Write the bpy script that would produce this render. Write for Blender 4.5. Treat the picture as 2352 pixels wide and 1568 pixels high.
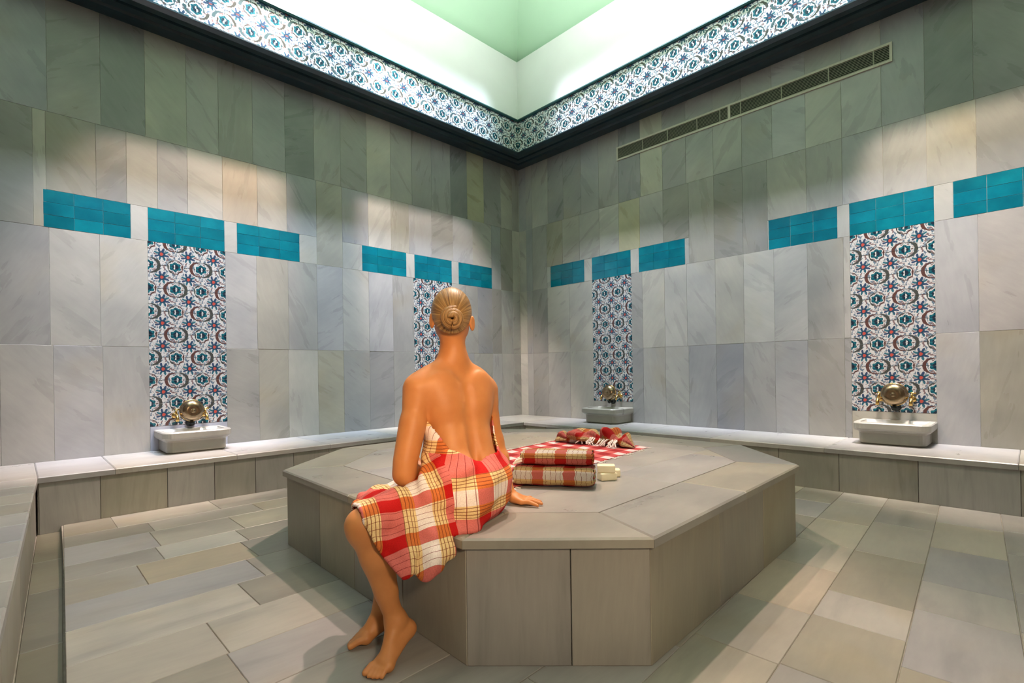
import bpy, bmesh, math, random
import numpy as np
from mathutils import Vector, Matrix

for o in list(bpy.data.objects):
    bpy.data.objects.remove(o, do_unlink=True)
scene = bpy.context.scene
COL = scene.collection
rng = random.Random(7)

# ------------------------------------------------------------------ camera
# room axes: corner of the two visible walls at the origin, left wall on Y=0, right wall on X=0
CAM = Vector((-5.4987, -5.4393, 1.0))
YAW = -44.28                                       # camera x axis in the room, degrees
cam_d = bpy.data.cameras.new('camera')
cam_d.sensor_width = 36.0
cam_d.lens = 36.0 * 1165.4 / 2352
cam_d.shift_y = 69.2 / 2352
cam_d.clip_start = 0.05
cam_o = bpy.data.objects.new('camera', cam_d)
COL.objects.link(cam_o)
cam_o.matrix_world = (Matrix.Translation(CAM) @ Matrix.Rotation(math.radians(YAW), 4, 'Z')
                      @ Matrix.Rotation(math.radians(90), 4, 'X') @ Matrix.Rotation(-0.0148, 4, 'Z'))
scene.camera = cam_o

# ------------------------------------------------------------------ world, light, exposure
scene.view_settings.view_transform = 'Standard'
scene.view_settings.look = 'None'
scene.view_settings.exposure = 0.08
scene.view_settings.gamma = 1.0
scene.view_settings.use_curve_mapping = False
wd = bpy.data.worlds.new('world'); scene.world = wd
wd.use_nodes = True
wd.node_tree.nodes['Background'].inputs[0].default_value = (0.5, 0.55, 0.5, 1)
wd.node_tree.nodes['Background'].inputs[1].default_value = 0.02


def lamp(name, kind, loc, energy, color, target=None, size=0.2, spot=None, blend=0.5, size_y=None, spread=None):
    d = bpy.data.lights.new(name, kind)
    d.energy = energy; d.color = color
    if kind == 'AREA':
        d.shape = 'RECTANGLE' if size_y else 'DISK'
        d.size = size
        if size_y: d.size_y = size_y
        if spread: d.spread = math.radians(spread)
    else:
        d.shadow_soft_size = size
    if kind == 'SPOT':
        d.spot_size = math.radians(spot); d.spot_blend = blend
    o = bpy.data.objects.new(name, d); COL.objects.link(o)
    o.location = loc
    if target is not None:
        v = Vector(target) - Vector(loc)
        o.rotation_euler = v.to_track_quat('-Z', 'Y').to_euler()
    return o


def cw(x, y, z):                                    # a step right, a step ahead and a height, seen from where the visitor stands
    c, s = math.cos(math.radians(YAW)), math.sin(math.radians(YAW))
    return Vector((CAM.x + c*x - s*y, CAM.y + s*x + c*y, z))


RX, RY = -6.25, -6.60                               # the two walls behind the visitor
WELL = 0.36                                         # the light well is set in from the walls by this much
Z_TOP, Z_FR0, Z_FR1, Z_WELL, Z_APEX = 4.067, 4.104, 4.538, 5.40, 7.6
COOL = (0.86, 0.91, 1.0)
WARM = (1.0, 0.74, 0.62)
# strips hung in the light well, above the frame of the picture
lamp('well_strip', 'AREA', (RX/2-0.3, -0.76, 5.75), 95, (0.72, 0.80, 1.0), (RX/2-0.3, -0.02, 2.0), size=5.0, size_y=0.14, spread=27)
lamp('well_strip', 'AREA', (-0.76, RY/2-0.3, 5.75), 72, (0.86, 0.86, 1.0), (-0.02, RY/2-0.3, 2.0), size=5.0, size_y=0.14, spread=27)
lamp('well_strip', 'AREA', (RX/2, RY+0.85, 5.75), 8, COOL, (RX/2, RY+0.50, 3.0), size=4.2, size_y=0.14, spread=95)
lamp('well_strip', 'AREA', (RX+0.85, RY/2, 5.75), 12, COOL, (RX+0.50, RY/2, 3.0), size=4.2, size_y=0.14, spread=95)
for x, y, tx, ty in ((RX+1.3, RY/2, -0.9, RY/2), (RX/2, RY+1.3, RX/2, -0.9), (-1.3, RY/2, RX+0.9, RY/2), (RX/2, -1.3, RX/2, RY+0.9)):
    lamp('roof_fill', 'AREA', (x, y, 5.2), 23, (1.0, 0.90, 0.90), (tx, ty, 6.35), size=2.2, size_y=0.3, spread=60)  # added unseen fill lamps that brighten the pyramid roof
for dx, dy, e in ((0, 1, 11), (1, 0, 11), (0, -1, 10), (-1, 0, 10)):       # added fill lamps that brighten the white band of the well
    lamp('well_fill', 'AREA', (RX/2+dx*0.2, RY/2+dy*0.2, 4.85), e, (0.98, 0.97, 1.0), (RX/2+dx*3, RY/2+dy*3, 5.5), size=4.2, size_y=0.2, spread=54)
# warm spots hung in the well: two thrown down past the platform, three on to the walls
lamp('well_spot', 'SPOT', (-2.2, -3.1, 5.6), 900, (1.0, 0.68, 0.60), (-4.9, -3.0, 0.0), size=0.06, spot=64, blend=0.4)
lamp('well_spot', 'SPOT', (-3.0, -2.3, 5.6), 520, (1.0, 0.64, 0.52), (-2.4, -5.2, 0.0), size=0.06, spot=64, blend=0.4)
lamp('rim_spot', 'SPOT', (-3.4, -1.0, 5.9), 1900, (1.0, 0.74, 0.66), (-4.5, 0, 1.7), size=0.06, spot=34, blend=0.6)
lamp('rim_spot', 'SPOT', (-3.0, -1.0, 5.9), 1800, (1.0, 0.80, 0.74), (-1.3, 0, 1.35), size=0.06, spot=34, blend=0.5)
lamp('rim_spot', 'SPOT', (-1.0, -4.9, 5.9), 1500, (1.0, 0.78, 0.62), (0, -5.3, 1.4), size=0.06, spot=34, blend=0.5)
# the photographer's warm lamp, then an added fill, both behind the viewer
lamp('studio_and_fill', 'SPOT', cw(0.05, -0.70, 2.15), 215, (1.0, 0.50, 0.20), cw(-0.24, 2.0, 0.86), size=0.08, spot=23, blend=0.9)
lamp('studio_and_fill', 'SPOT', cw(0.75, -0.70, 1.75), 150, (1.0, 0.76, 0.52), cw(0.3, 2.0, 0.2), size=0.15, spot=85, blend=0.8)  # added broad fill that lifts the platform's front faces


# ------------------------------------------------------------------ object helpers
def link(name, me, mat=None, parent=None, loc=(0, 0, 0), rz=0.0):
    o = bpy.data.objects.new(name, me)
    COL.objects.link(o)
    o.location = loc
    o.rotation_euler = (0, 0, rz)
    if mat is not None and me is not None and not me.materials:
        me.materials.append(mat)
    if parent is not None:
        o.parent = parent
    return o


def tag(o, label=None, cat=None, group=None, kind=None):
    if label: o['label'] = label
    if cat: o['category'] = cat
    if group: o['group'] = group
    if kind: o['kind'] = kind
    return o


def thing(name, label, cat, loc=(0, 0, 0), rz=0.0, group=None):
    return tag(link(name, None, None, None, loc, rz), label, cat, group)


def mesh(name, verts, faces, smooth=False):
    me = bpy.data.meshes.new(name)
    me.from_pydata([tuple(map(float, v)) for v in verts], [], [tuple(map(int, f)) for f in faces])
    me.update()
    if smooth:
        for p in me.polygons: p.use_smooth = True
    return me


def bm_mesh(name, bm, smooth=False):
    bmesh.ops.recalc_face_normals(bm, faces=bm.faces)
    me = bpy.data.meshes.new(name)
    bm.to_mesh(me); bm.free()
    if smooth:
        for p in me.polygons: p.use_smooth = True
    return me


def box_into(bm, x0, x1, y0, y1, z0, z1):
    vs = [bm.verts.new(p) for p in ((x0, y0, z0), (x1, y0, z0), (x1, y1, z0), (x0, y1, z0), (x0, y0, z1), (x1, y0, z1), (x1, y1, z1), (x0, y1, z1))]
    for f in ((0, 3, 2, 1), (4, 5, 6, 7), (0, 1, 5, 4), (1, 2, 6, 5), (2, 3, 7, 6), (3, 0, 4, 7)):
        bm.faces.new([vs[i] for i in f])


def box(name, x0, x1, y0, y1, z0, z1, bevel=0.0, seg=1):
    bm = bmesh.new(); box_into(bm, x0, x1, y0, y1, z0, z1)
    if bevel:
        bmesh.ops.bevel(bm, geom=list(bm.edges), offset=bevel, segments=seg, affect='EDGES', profile=0.5)
    return bm_mesh(name, bm, False)


STONE = 0.62                                          # overall paleness of the marble


def inset_poly(poly, d):
    n = len(poly); out = []
    area = sum(poly[i][0]*poly[(i+1) % n][1] - poly[(i+1) % n][0]*poly[i][1] for i in range(n))
    sg = 1 if area > 0 else -1
    for i in range(n):
        a, b, c = Vector(poly[i-1]), Vector(poly[i]), Vector(poly[(i+1) % n])
        e1 = (b-a).normalized(); e2 = (c-b).normalized()
        n1 = Vector((-e1.y, e1.x))*sg; n2 = Vector((-e2.y, e2.x))*sg
        m = (n1+n2)
        m = m / max(1e-6, (1 + n1.dot(n2)))
        out.append(tuple(b + m*d))
    return out


def slab_verts(poly, z0, z1, ch):
    n = len(poly); ins = inset_poly(poly, ch)
    v = [(x, y, z0) for x, y in poly] + [(x, y, z1-ch) for x, y in poly] + [(x, y, z1) for x, y in ins]
    f = []
    area = sum(poly[i][0]*poly[(i+1) % n][1] - poly[(i+1) % n][0]*poly[i][1] for i in range(n))
    for k in (0, n):
        for i in range(n):
            j = (i+1) % n
            f.append((k+i, k+j, k+n+j, k+n+i))
    f.append(tuple(2*n+i for i in range(n)))
    f.append(tuple(reversed(range(n))))
    if area < 0: f = [tuple(reversed(q)) for q in f]
    return v, f


def slab(name, poly, z0, z1, mat, parent, ch=0.002, color=None, gap=0.0015):
    """a horizontal stone of any convex outline, origin at its middle"""
    poly = inset_poly(poly, gap)
    cx = sum(p[0] for p in poly)/len(poly); cy = sum(p[1] for p in poly)/len(poly)
    v, f = slab_verts([(p[0]-cx, p[1]-cy) for p in poly], z0-z1, 0.0, ch)
    o = link(name, mesh(name, v, f), mat, parent, (cx, cy, z1))
    if color: o.color = (*(STONE*c for c in color), 1)
    return o


_cache = {}


def upright(name, w, h, mat, parent, s, z, wall, color=None, depth=0.012, front=0.0, uv=False, ch=0.0012, gap=0.0008):
    """a wall tile: s from the corner, z of its middle, wall 'L' (Y=0) or 'R' (X=0)"""
    key = (name, round(w, 3), round(h, 3), mat.name)
    if key not in _cache:
        a, b = w/2-gap, h/2-gap
        v, f = slab_verts([(-a, -b), (a, -b), (a, b), (-a, b)], -depth, 0.0, ch)
        v = [(x, -zz, y) for x, y, zz in v]
        me = mesh(name, v, f)
        if uv:
            lay = me.uv_layers.new(name='uv')
            for lp in me.loops:
                c = me.vertices[lp.vertex_index].co
                lay.data[lp.index].uv = (c.x/w+0.5, c.z/h+0.5)
        me.materials.append(mat)
        _cache[key] = me
    if wall == 'L':
        o = link(name, _cache[key], None, parent, (-s, -front, z), 0.0)
    else:
        o = link(name, _cache[key], None, parent, (-front, -s, z), math.radians(-90))
    if color:
        k = STONE if mat.name == 'wall_marble' else 1.0
        o.color = (*(k*c for c in color), 1)
    return o


# ------------------------------------------------------------------ node helpers
class NT:
    def __init__(self, name, rough=0.4, spec=0.5):
        self.m = bpy.data.materials.new(name); self.m.use_nodes = True
        self.t = self.m.node_tree; self.n = self.t.nodes
        self.b = self.n['Principled BSDF']
        self.b.inputs['Roughness'].default_value = rough
        self.b.inputs['Specular IOR Level'].default_value = spec

    def node(self, kind, **kw):
        nd = self.n.new(kind)
        for k, v in kw.items(): setattr(nd, k, v)
        return nd

    def put(self, sock, v):
        if v is None: return
        if hasattr(v, 'links') or isinstance(v, bpy.types.NodeSocket): self.t.links.new(v, sock)
        else: sock.default_value = v

    def math(self, op, a, b=None, c=None, clamp=False):
        nd = self.node('ShaderNodeMath', operation=op, use_clamp=clamp)
        self.put(nd.inputs[0], a); self.put(nd.inputs[1], b); self.put(nd.inputs[2], c)
        return nd.outputs[0]

    def mix(self, f, a, b, blend='MIX'):
        nd = self.node('ShaderNodeMix', data_type='RGBA', blend_type=blend)
        self.put(nd.inputs[0], f)
        self.put(nd.inputs[6], a if not isinstance(a, tuple) else (*a[:3], 1))
        self.put(nd.inputs[7], b if not isinstance(b, tuple) else (*b[:3], 1))
        return nd.outputs[2]

    def noise(self, vec, scale, detail=4, rough=0.55, dist=0.0, col=False):
        nd = self.node('ShaderNodeTexNoise')
        self.put(nd.inputs['Vector'], vec)
        nd.inputs['Scale'].default_value = scale; nd.inputs['Detail'].default_value = detail
        nd.inputs['Roughness'].default_value = rough; nd.inputs['Distortion'].default_value = dist
        return nd.outputs['Color' if col else 'Fac']

    def ramp(self, f, *stops):
        nd = self.node('ShaderNodeValToRGB')
        while len(nd.color_ramp.elements) < len(stops): nd.color_ramp.elements.new(0.5)
        for e, (p, c) in zip(nd.color_ramp.elements, stops):
            e.position = p
            e.color = (c, c, c, 1) if isinstance(c, (int, float)) else (*c[:3], 1)
        self.put(nd.inputs[0], f)
        return nd.outputs[0]

    def lt(self, a, b): return self.math('LESS_THAN', a, b)
    def gt(self, a, b): return self.math('GREATER_THAN', a, b)

    def base(self, c): self.put(self.b.inputs['Base Color'], c if not isinstance(c, tuple) else (*c[:3], 1))

    def bump(self, h, strength=0.2, dist=0.01):
        nd = self.node('ShaderNodeBump'); nd.inputs['Strength'].default_value = strength
        nd.inputs['Distance'].default_value = dist
        self.put(nd.inputs['Height'], h); self.t.links.new(nd.outputs[0], self.b.inputs['Normal'])


def obj_coord(t, spread=40.0):
    """object coordinates shifted by the object's own random number, so no two stones share a vein"""
    tc = t.node('ShaderNodeTexCoord'); oi = t.node('ShaderNodeObjectInfo')
    mp = t.node('ShaderNodeVectorMath', operation='ADD')
    rv = t.node('ShaderNodeCombineXYZ')
    r = oi.outputs['Random']
    t.put(rv.inputs[0], t.math('MULTIPLY', r, spread)); t.put(rv.inputs[1], t.math('MULTIPLY', r, -spread*0.7)); t.put(rv.inputs[2], t.math('MULTIPLY', r, spread*1.3))
    t.put(mp.inputs[0], tc.outputs['Object']); t.put(mp.inputs[1], rv.outputs[0])
    return mp.outputs[0], oi


def marble(name, stretch=(1, 1, 1), rough=0.3, vein=1.0, swing=1.2):
    """soft clouded marble with straight slanting streaks; the slant differs from stone to stone"""
    t = NT(name, rough, 0.45)
    co, oi = obj_coord(t)
    rot = t.node('ShaderNodeCombineXYZ')
    r = t.math('MULTIPLY_ADD', t.math('FRACT', t.math('MULTIPLY', oi.outputs['Random'], 7.3)), 2*swing, -swing)
    t.put(rot.inputs[1], r); t.put(rot.inputs[2], t.math('MULTIPLY', r, 0.3))
    turn = t.node('ShaderNodeVectorRotate', rotation_type='EULER_XYZ')
    t.put(turn.inputs['Vector'], co); t.put(turn.inputs['Rotation'], rot.outputs[0])
    sc = t.node('ShaderNodeVectorMath', operation='MULTIPLY'); t.put(sc.inputs[0], turn.outputs[0]); sc.inputs[1].default_value = stretch
    v = sc.outputs[0]
    cloud = t.noise(co, 1.8, 3, 0.5, 0.1)
    streak = t.noise(v, 2.2, 4, 0.55, 0.35)
    fine = t.noise(v, 9.0, 4, 0.6, 0.2)
    col = t.ramp(cloud, (0.33, (0.84, 0.85, 0.86)), (0.50, (0.99, 0.99, 0.98)), (0.67, (1.12, 1.11, 1.08)))
    st = t.ramp(streak, (0.28, (0.82, 0.83, 0.835)), (0.45, (0.985, 0.985, 0.985)), (0.60, (1.0, 1.0, 1.0)), (0.74, (1.09, 1.08, 1.055)))
    col = t.mix(vein, col, st, 'MULTIPLY')
    ochre = t.ramp(t.noise(co, 1.5, 3, 0.5, 0.3), (0.58, 0.0), (0.74, 1.0))
    col = t.mix(t.math('MULTIPLY', ochre, 0.40), col, (0.98, 0.86, 0.62))
    grain = t.ramp(fine, (0.3, 0.95), (0.7, 1.04))
    col = t.mix(1.0, col, grain, 'MULTIPLY')
    col = t.mix(1.0, col, oi.outputs['Color'], 'MULTIPLY')
    t.base(col)
    t.put(t.b.inputs['Roughness'], t.ramp(streak, (0.3, rough*0.9), (0.7, rough*1.2)))
    return t.m


def plain(name, color, rough=0.5, metal=0.0, spec=0.5, nscale=0, namp=0.1):
    t = NT(name, rough, spec)
    t.b.inputs['Metallic'].default_value = metal
    if nscale:
        tc = t.node('ShaderNodeTexCoord')
        n = t.noise(tc.outputs['Object'], nscale, 5)
        r = t.ramp(n, (0.3, 1-namp), (0.7, 1+namp))
        t.base(t.mix(1.0, color, r, 'MULTIPLY'))
    else:
        t.base(color)
    return t.m


M_WALL = marble('wall_marble', (3.6, 2.0, 0.8), 0.28, 0.75)
M_FLOOR = marble('floor_marble', (0.9, 4.0, 1.0), 0.34, 1.0, 0.35)
M_BENCH = marble('bench_marble', (1.2, 3.0, 1.0), 0.30, 0.7, 0.5)
M_PANEL = marble('panel_marble', (7.0, 7.0, 0.7), 0.42, 1.0, 0.12)
M_GROUT = plain('pale_grout', (0.60, 0.59, 0.52), 0.8, nscale=20, namp=0.12)
M_FGROUT = plain('floor_grout', (0.27, 0.25, 0.21), 0.8, nscale=20, namp=0.2)
M_PLASTER = plain('white_plaster', (0.80, 0.82, 0.80), 0.75, nscale=3, namp=0.02)
M_GREEN_LIT = plain('green_lit_plaster', (0.56, 0.86, 0.60), 0.75, nscale=3, namp=0.02)  # green light on the roof, put into the plaster colour
M_CORNICE = plain('dark_teal_paint', (0.010, 0.030, 0.042), 0.30, nscale=8, namp=0.25)
M_TRIM = plain('deep_green_paint', (0.005, 0.055, 0.058), 0.35, nscale=8, namp=0.2)
M_GRILLE = plain('beige_metal', (0.52, 0.49, 0.40), 0.45, nscale=30, namp=0.05)
M_SLAT = plain('olive_slat_metal', (0.30, 0.29, 0.22), 0.5, nscale=30, namp=0.05)
M_BRASS = plain('aged_brass', (0.62, 0.42, 0.14), 0.24, 1.0, nscale=25, namp=0.25)
M_BOWL = plain('hammered_bronze', (0.30, 0.225, 0.14), 0.26, 1.0, nscale=40, namp=0.2)
M_DARK = plain('dark_bronze', (0.03, 0.035, 0.035), 0.35, 0.8)
M_SOAP = plain('cream_soap', (0.86, 0.78, 0.55), 0.45, nscale=15, namp=0.04)


def teal_glaze():
    t = NT('teal_glaze', 0.16, 0.5)
    co, oi = obj_coord(t)
    n = t.noise(co, 6, 4)
    c = t.ramp(n, (0.3, (0.0, 0.105, 0.155)), (0.7, (0.002, 0.165, 0.22)))
    c = t.mix(1.0, c, oi.outputs['Color'], 'MULTIPLY')
    t.base(c)
    t.bump(t.noise(co, 10, 2), 0.05, 0.01)
    return t.m


M_TEAL = teal_glaze()


def iznik(name, flip, shift=0.0, red=(0.40, 0.07, 0.05), ground=(0.50, 0.50, 0.49), arc_c=(0.085, 0.040, 0.035)):
    """flower-painted glaze: teal rosettes, red-hearted blue stars between them, brown leaf arcs sweeping round"""
    t = NT(name, 0.2, 0.5)
    uvn = t.node('ShaderNodeUVMap', uv_map='uv')
    sp = t.node('ShaderNodeSeparateXYZ'); t.put(sp.inputs[0], uvn.outputs[0])
    oi = t.node('ShaderNodeObjectInfo')
    wob = t.noise(uvn.outputs[0], 7, 2, 0.5, 0, True)
    ws = t.node('ShaderNodeSeparateColor'); t.put(ws.inputs[0], wob)
    u = t.math('MULTIPLY_ADD', t.math('SUBTRACT', ws.outputs[0], 0.5), 0.09, sp.outputs[0])
    v = t.math('ADD', t.math('MULTIPLY_ADD', t.math('SUBTRACT', ws.outputs[1], 0.5), 0.09, sp.outputs[1]), shift)

    def polar(cu, cv):
        du = t.math('SUBTRACT', t.math('FRACT', t.math('SUBTRACT', u, cu - 0.5)), 0.5)
        dv = t.math('SUBTRACT', t.math('FRACT', t.math('SUBTRACT', v, cv - 0.5)), 0.5)
        r = t.math('SQRT', t.math('ADD', t.math('MULTIPLY', du, du), t.math('MULTIPLY', dv, dv)))
        return du, dv, r, t.math('ARCTAN2', dv, du)
    white = ground
    # leaves and stems on the pale ground, in broad soft strokes
    leaf = t.noise(uvn.outputs[0], 8.5, 1, 0.4, 1.2)
    col = t.mix(t.ramp(leaf, (0.53, 0.0), (0.58, 1.0)), white, (0.10, 0.15, 0.20))
    leaf2 = t.noise(uvn.outputs[0], 7.5, 1, 0.4, 0.9)
    col = t.mix(t.ramp(leaf2, (0.36, 1.0), (0.41, 0.0)), col, (0.17, 0.11, 0.11))
    # blue star with a red heart
    du, dv, r, a = polar(0.5, 0.5)
    ax = t.math('ABSOLUTE', t.math('COSINE', t.math('MULTIPLY', t.math('ADD', a, 0.45*flip), 4.0)))
    rs = t.math('SUBTRACT', r, t.math('MULTIPLY', t.math('POWER', ax, 1.2), 0.21))
    halo = t.lt(rs, 0.125)
    col = t.mix(halo, col, white)
    starc = t.mix(t.gt(t.math('SINE', t.math('MULTIPLY', a, 3.0)), 0.0), (0.03, 0.055, 0.11), (0.025, 0.11, 0.145))
    col = t.mix(t.lt(rs, 0.075), col, starc)
    col = t.mix(t.lt(r, 0.135), col, (0.02, 0.05, 0.09))
    col = t.mix(t.lt(r, 0.066), col, red)
    # arcs: a half ring above one side of the rosette runs on as a half ring below the next
    du, dv, r, a = polar(0.0, 0.0)
    side = t.math('MULTIPLY', dv, flip)
    for sg, c in ((1, arc_c), (-1, (0.05, 0.055, 0.05))):
        rr = t.math('ADD', r, t.math('MULTIPLY', du, 0.20*sg))
        arc = t.lt(t.math('ABSOLUTE', t.math('SUBTRACT', rr, 0.315)), t.math('MULTIPLY_ADD', t.math('ABSOLUTE', du), 0.10, 0.010))
        half = t.gt(t.math('MULTIPLY', side, sg), -0.02)
        near = t.lt(r, 0.46)
        col = t.mix(t.math('MULTIPLY', t.math('MULTIPLY', arc, half), near), col, c)
    # pale halo and teal rosette
    lobes = t.math('MULTIPLY', t.math('COSINE', t.math('MULTIPLY', a, 6.0)), 0.022)
    rl = t.math('ADD', r, lobes)
    col = t.mix(t.lt(rl, 0.245), col, white)
    petal = t.noise(uvn.outputs[0], 16, 2)
    tealc = t.mix(t.gt(petal, 0.5), (0.004, 0.055, 0.085), (0.012, 0.125, 0.15))
    col = t.mix(t.lt(rl, 0.205), col, tealc)
    col = t.mix(t.lt(r, 0.120), col, (0.010, 0.022, 0.040))
    off = t.math('SQRT', t.math('ADD', t.math('MULTIPLY', du, du), t.math('POWER', t.math('ADD', dv, 0.05*flip), 2.0)))
    col = t.mix(t.lt(off, 0.062), col, white)
    col = t.mix(1.0, col, oi.outputs['Color'], 'MULTIPLY')
    t.base(col)
    return t.m


M_IZA = iznik('flower_glaze_rising', 1.0)
M_IZB = iznik('flower_glaze_falling', -1.0)
M_FRA = iznik('frieze_glaze_rising', 1.0, 0.5, (0.30, 0.07, 0.06), (0.70, 0.75, 0.75), (0.05, 0.09, 0.10))
M_FRB = iznik('frieze_glaze_falling', -1.0, 0.5, (0.06, 0.10, 0.20), (0.70, 0.75, 0.75), (0.05, 0.09, 0.10))


def plaid(name, checks=False, tint=(1, 1, 1), wrap=False):
    """woven red and white check with yellow lines; the uv map is in metres"""
    t = NT(name, 0.85, 0.2)
    uvn = t.node('ShaderNodeUVMap', uv_map='uv')
    sp = t.node('ShaderNodeSeparateXYZ'); t.put(sp.inputs[0], uvn.outputs[0])
    if wrap:                                              # the lap part of the worn towel has its own thread directions
        uv2 = t.node('ShaderNodeUVMap', uv_map='uv_lap'); at = t.node('ShaderNodeAttribute', attribute_name='lap')
        mv = t.node('ShaderNodeMix', data_type='VECTOR'); t.put(mv.inputs[0], t.gt(at.outputs['Fac'], 0.5))
        t.put(mv.inputs[4], uvn.outputs[0]); t.put(mv.inputs[5], uv2.outputs[0])
        uvn = mv; sp = t.node('ShaderNodeSeparateXYZ'); t.put(sp.inputs[0], mv.outputs[1]); uvo = mv.outputs[1]
    else:
        uvo = uvn.outputs[0]
    wob = t.noise(uvo, 14, 2)
    w = t.math('MULTIPLY', t.math('SUBTRACT', wob, 0.5), 0.005)
    u = t.math('ADD', sp.outputs[0], w); v = t.math('ADD', sp.outputs[1], w)
    if checks:
        fu = t.math('FRACT', t.math('DIVIDE', u, 0.170)); fv = t.math('FRACT', t.math('DIVIDE', v, 0.170))
        ru = t.gt(fu, 0.46); rv = t.gt(fv, 0.46)
        col = t.mix(ru, (0.80, 0.72, 0.70), (0.58, 0.10, 0.10))
        col2 = t.mix(ru, (0.62, 0.13, 0.12), (0.36, 0.025, 0.03))
        col = t.mix(rv, col, col2)
    else:
        fu = t.math('FRACT', t.math('DIVIDE', u, 0.150))
        red = t.gt(fu, 0.64)
        fv = t.math('FRACT', t.math('DIVIDE', v, 0.215))
        # rows along v: white, yellow, red, yellow
        white_row = t.mix(red, (0.84, 0.76, 0.72), (0.62, 0.16, 0.14))
        yel = t.mix(red, (0.80, 0.60, 0.30), (0.62, 0.17, 0.04))
        redrow = t.mix(red, (0.66, 0.17, 0.15), (0.50, 0.008, 0.008))
        col = t.mix(t.gt(fv, 0.24), white_row, yel)
        col = t.mix(t.gt(fv, 0.45), col, redrow)
        col = t.mix(t.gt(fv, 0.79), col, yel)
        # dark threads
        ln = t.lt(t.math('ABSOLUTE', t.math('SUBTRACT', t.math('FRACT', t.math('DIVIDE', u, 0.024)), 0.5)), 0.040)
        col = t.mix(t.math('MULTIPLY', t.math('MULTIPLY', ln, t.math('SUBTRACT', 1.0, red)), 0.85), col, (0.22, 0.02, 0.02))
        band = t.math('MAXIMUM', t.math('MULTIPLY', t.gt(fv, 0.24), t.lt(fv, 0.45)), t.gt(fv, 0.79))
        l2 = t.lt(t.math('ABSOLUTE', t.math('SUBTRACT', t.math('FRACT', t.math('DIVIDE', v, 0.0113)), 0.5)), 0.12)
        col = t.mix(t.math('MULTIPLY', t.math('MULTIPLY', l2, band), 0.8), col, (0.20, 0.04, 0.015))
    weave = t.noise(uvo, 260, 2)
    col = t.mix(1.0, col, t.ramp(weave, (0.3, 0.86), (0.7, 1.10)), 'MULTIPLY')
    if tint != (1, 1, 1): col = t.mix(1.0, col, tint, 'MULTIPLY')
    t.base(col)
    t.bump(weave, 0.25, 0.002)
    return t.m


M_PLAID = plaid('plaid_cotton', wrap=True)
M_PLAID2 = plaid('plaid_cotton_muted', tint=(0.50, 0.52, 0.50))
M_CHECK = plaid('red_check_cotton', True, tint=(0.74, 0.72, 0.74))
M_FRINGE = plain('white_cotton_fringe', (0.78, 0.74, 0.70), 0.9)

# tints of single stones
def tone(base=0.50, spread=0.09, warm=0.0):
    k = base + rng.uniform(-spread, spread)*1.35
    h = rng.gauss(0.010, 0.032) + warm
    return (k*(1+h*0.6), k*(1+h*0.15), k*(1-h*1.6))


LIGHT, DARK, OCHRE, GREY = (0.66, 0.65, 0.61), (0.33, 0.34, 0.33), (0.62, 0.56, 0.40), (0.45, 0.47, 0.49)

# ------------------------------------------------------------------ walls
ZB, ZM, ZT, ZU = 0.345, 1.265, 2.201, 3.120           # bench top, joints between the courses
Z_TT = 2.499                                          # top of the turquoise band
wall_left = tag(link('wall_left', box('wall_left', RX, 0.12, 0.004, 0.14, -0.10, Z_TOP+0.02), M_GROUT), kind='structure')
wall_right = tag(link('wall_right', box('wall_right', 0.004, 0.14, RY, 0.004, -0.10, Z_TOP+0.02), M_GROUT), kind='structure')
tag(link('wall_near', box('wall_near', RX, 0.12, RY-0.14, RY, -0.10, Z_TOP+0.02), M_WALL), kind='structure').color = (0.20, 0.19, 0.17, 1)
tag(link('wall_behind', box('wall_behind', RX-0.14, RX, RY-0.14, 0.14, -0.10, Z_TOP+0.02), M_WALL), kind='structure').color = (0.20, 0.19, 0.17, 1)

L_TOP = [0, 0.14, 0.374, 0.707, 1.012, 1.299, 1.61, 1.91, 2.212, 2.532, 2.856, 3.162, 3.467, 3.783, 4.089, 4.353, 4.667, 4.974, 5.307, 5.62, 5.93, 6.24]
L_3 = [0, 0.149, 0.391, 0.573, 0.925, 1.27, 1.619, 1.964, 2.218, 2.521, 2.846, 3.142, 3.458, 3.746, 4.062, 4.353, 4.584, 4.806, 5.011, 5.32, 5.395, 5.72, 6.03, 6.24]
L_2 = [0, 0.149, 0.391, 0.573, 0.845, 1.063, 1.299, 1.906, 2.206, 2.527, 2.851, 3.147, 3.454, 3.763, 4.047, 4.664, 4.994, 5.307, 5.62, 5.93, 6.24]
L_1 = [0, 0.149, 0.391, 0.573, 0.925, 1.299, 1.906, 2.206, 2.527, 2.851, 3.147, 3.463, 3.754, 4.047, 4.664, 4.983, 5.292, 5.592, 5.93, 6.24]
L_TEAL = [(0.573, 1.180), (1.299, 1.886), (2.008, 2.605), (3.331, 3.939), (4.051, 4.658), (4.782, 5.338)]
R_TOP = [0, 0.147, 0.273, 0.591, 0.875, 1.188, 1.482, 1.791, 2.104, 2.402, 2.696, 3.014, 3.322, 3.622, 3.926, 4.226, 4.53, 4.829, 5.133, 5.43, 5.74, 6.05, 6.35, 6.59]
R_3 = [0, 0.147, 0.273, 0.558, 0.851, 1.151, 1.482, 1.784, 2.086, 2.402, 2.722, 3.014, 3.322, 3.568, 3.926, 4.226, 4.536, 4.838, 5.146, 5.45, 5.75, 6.05, 6.35, 6.59]
R_2 = [0, 0.147, 0.264, 0.558, 0.961, 1.355, 1.956, 2.11, 2.408, 2.686, 3.019, 3.322, 3.622, 3.926, 4.226, 4.278, 4.88, 5.148, 5.45, 5.75, 6.05, 6.35, 6.59]
R_1 = [0, 0.147, 0.264, 0.558, 0.961, 1.355, 1.956, 2.11, 2.408, 2.70, 3.019, 3.31, 3.622, 3.92, 4.226, 4.278, 4.88, 5.148, 5.45, 5.75, 6.05, 6.35, 6.59]
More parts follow.
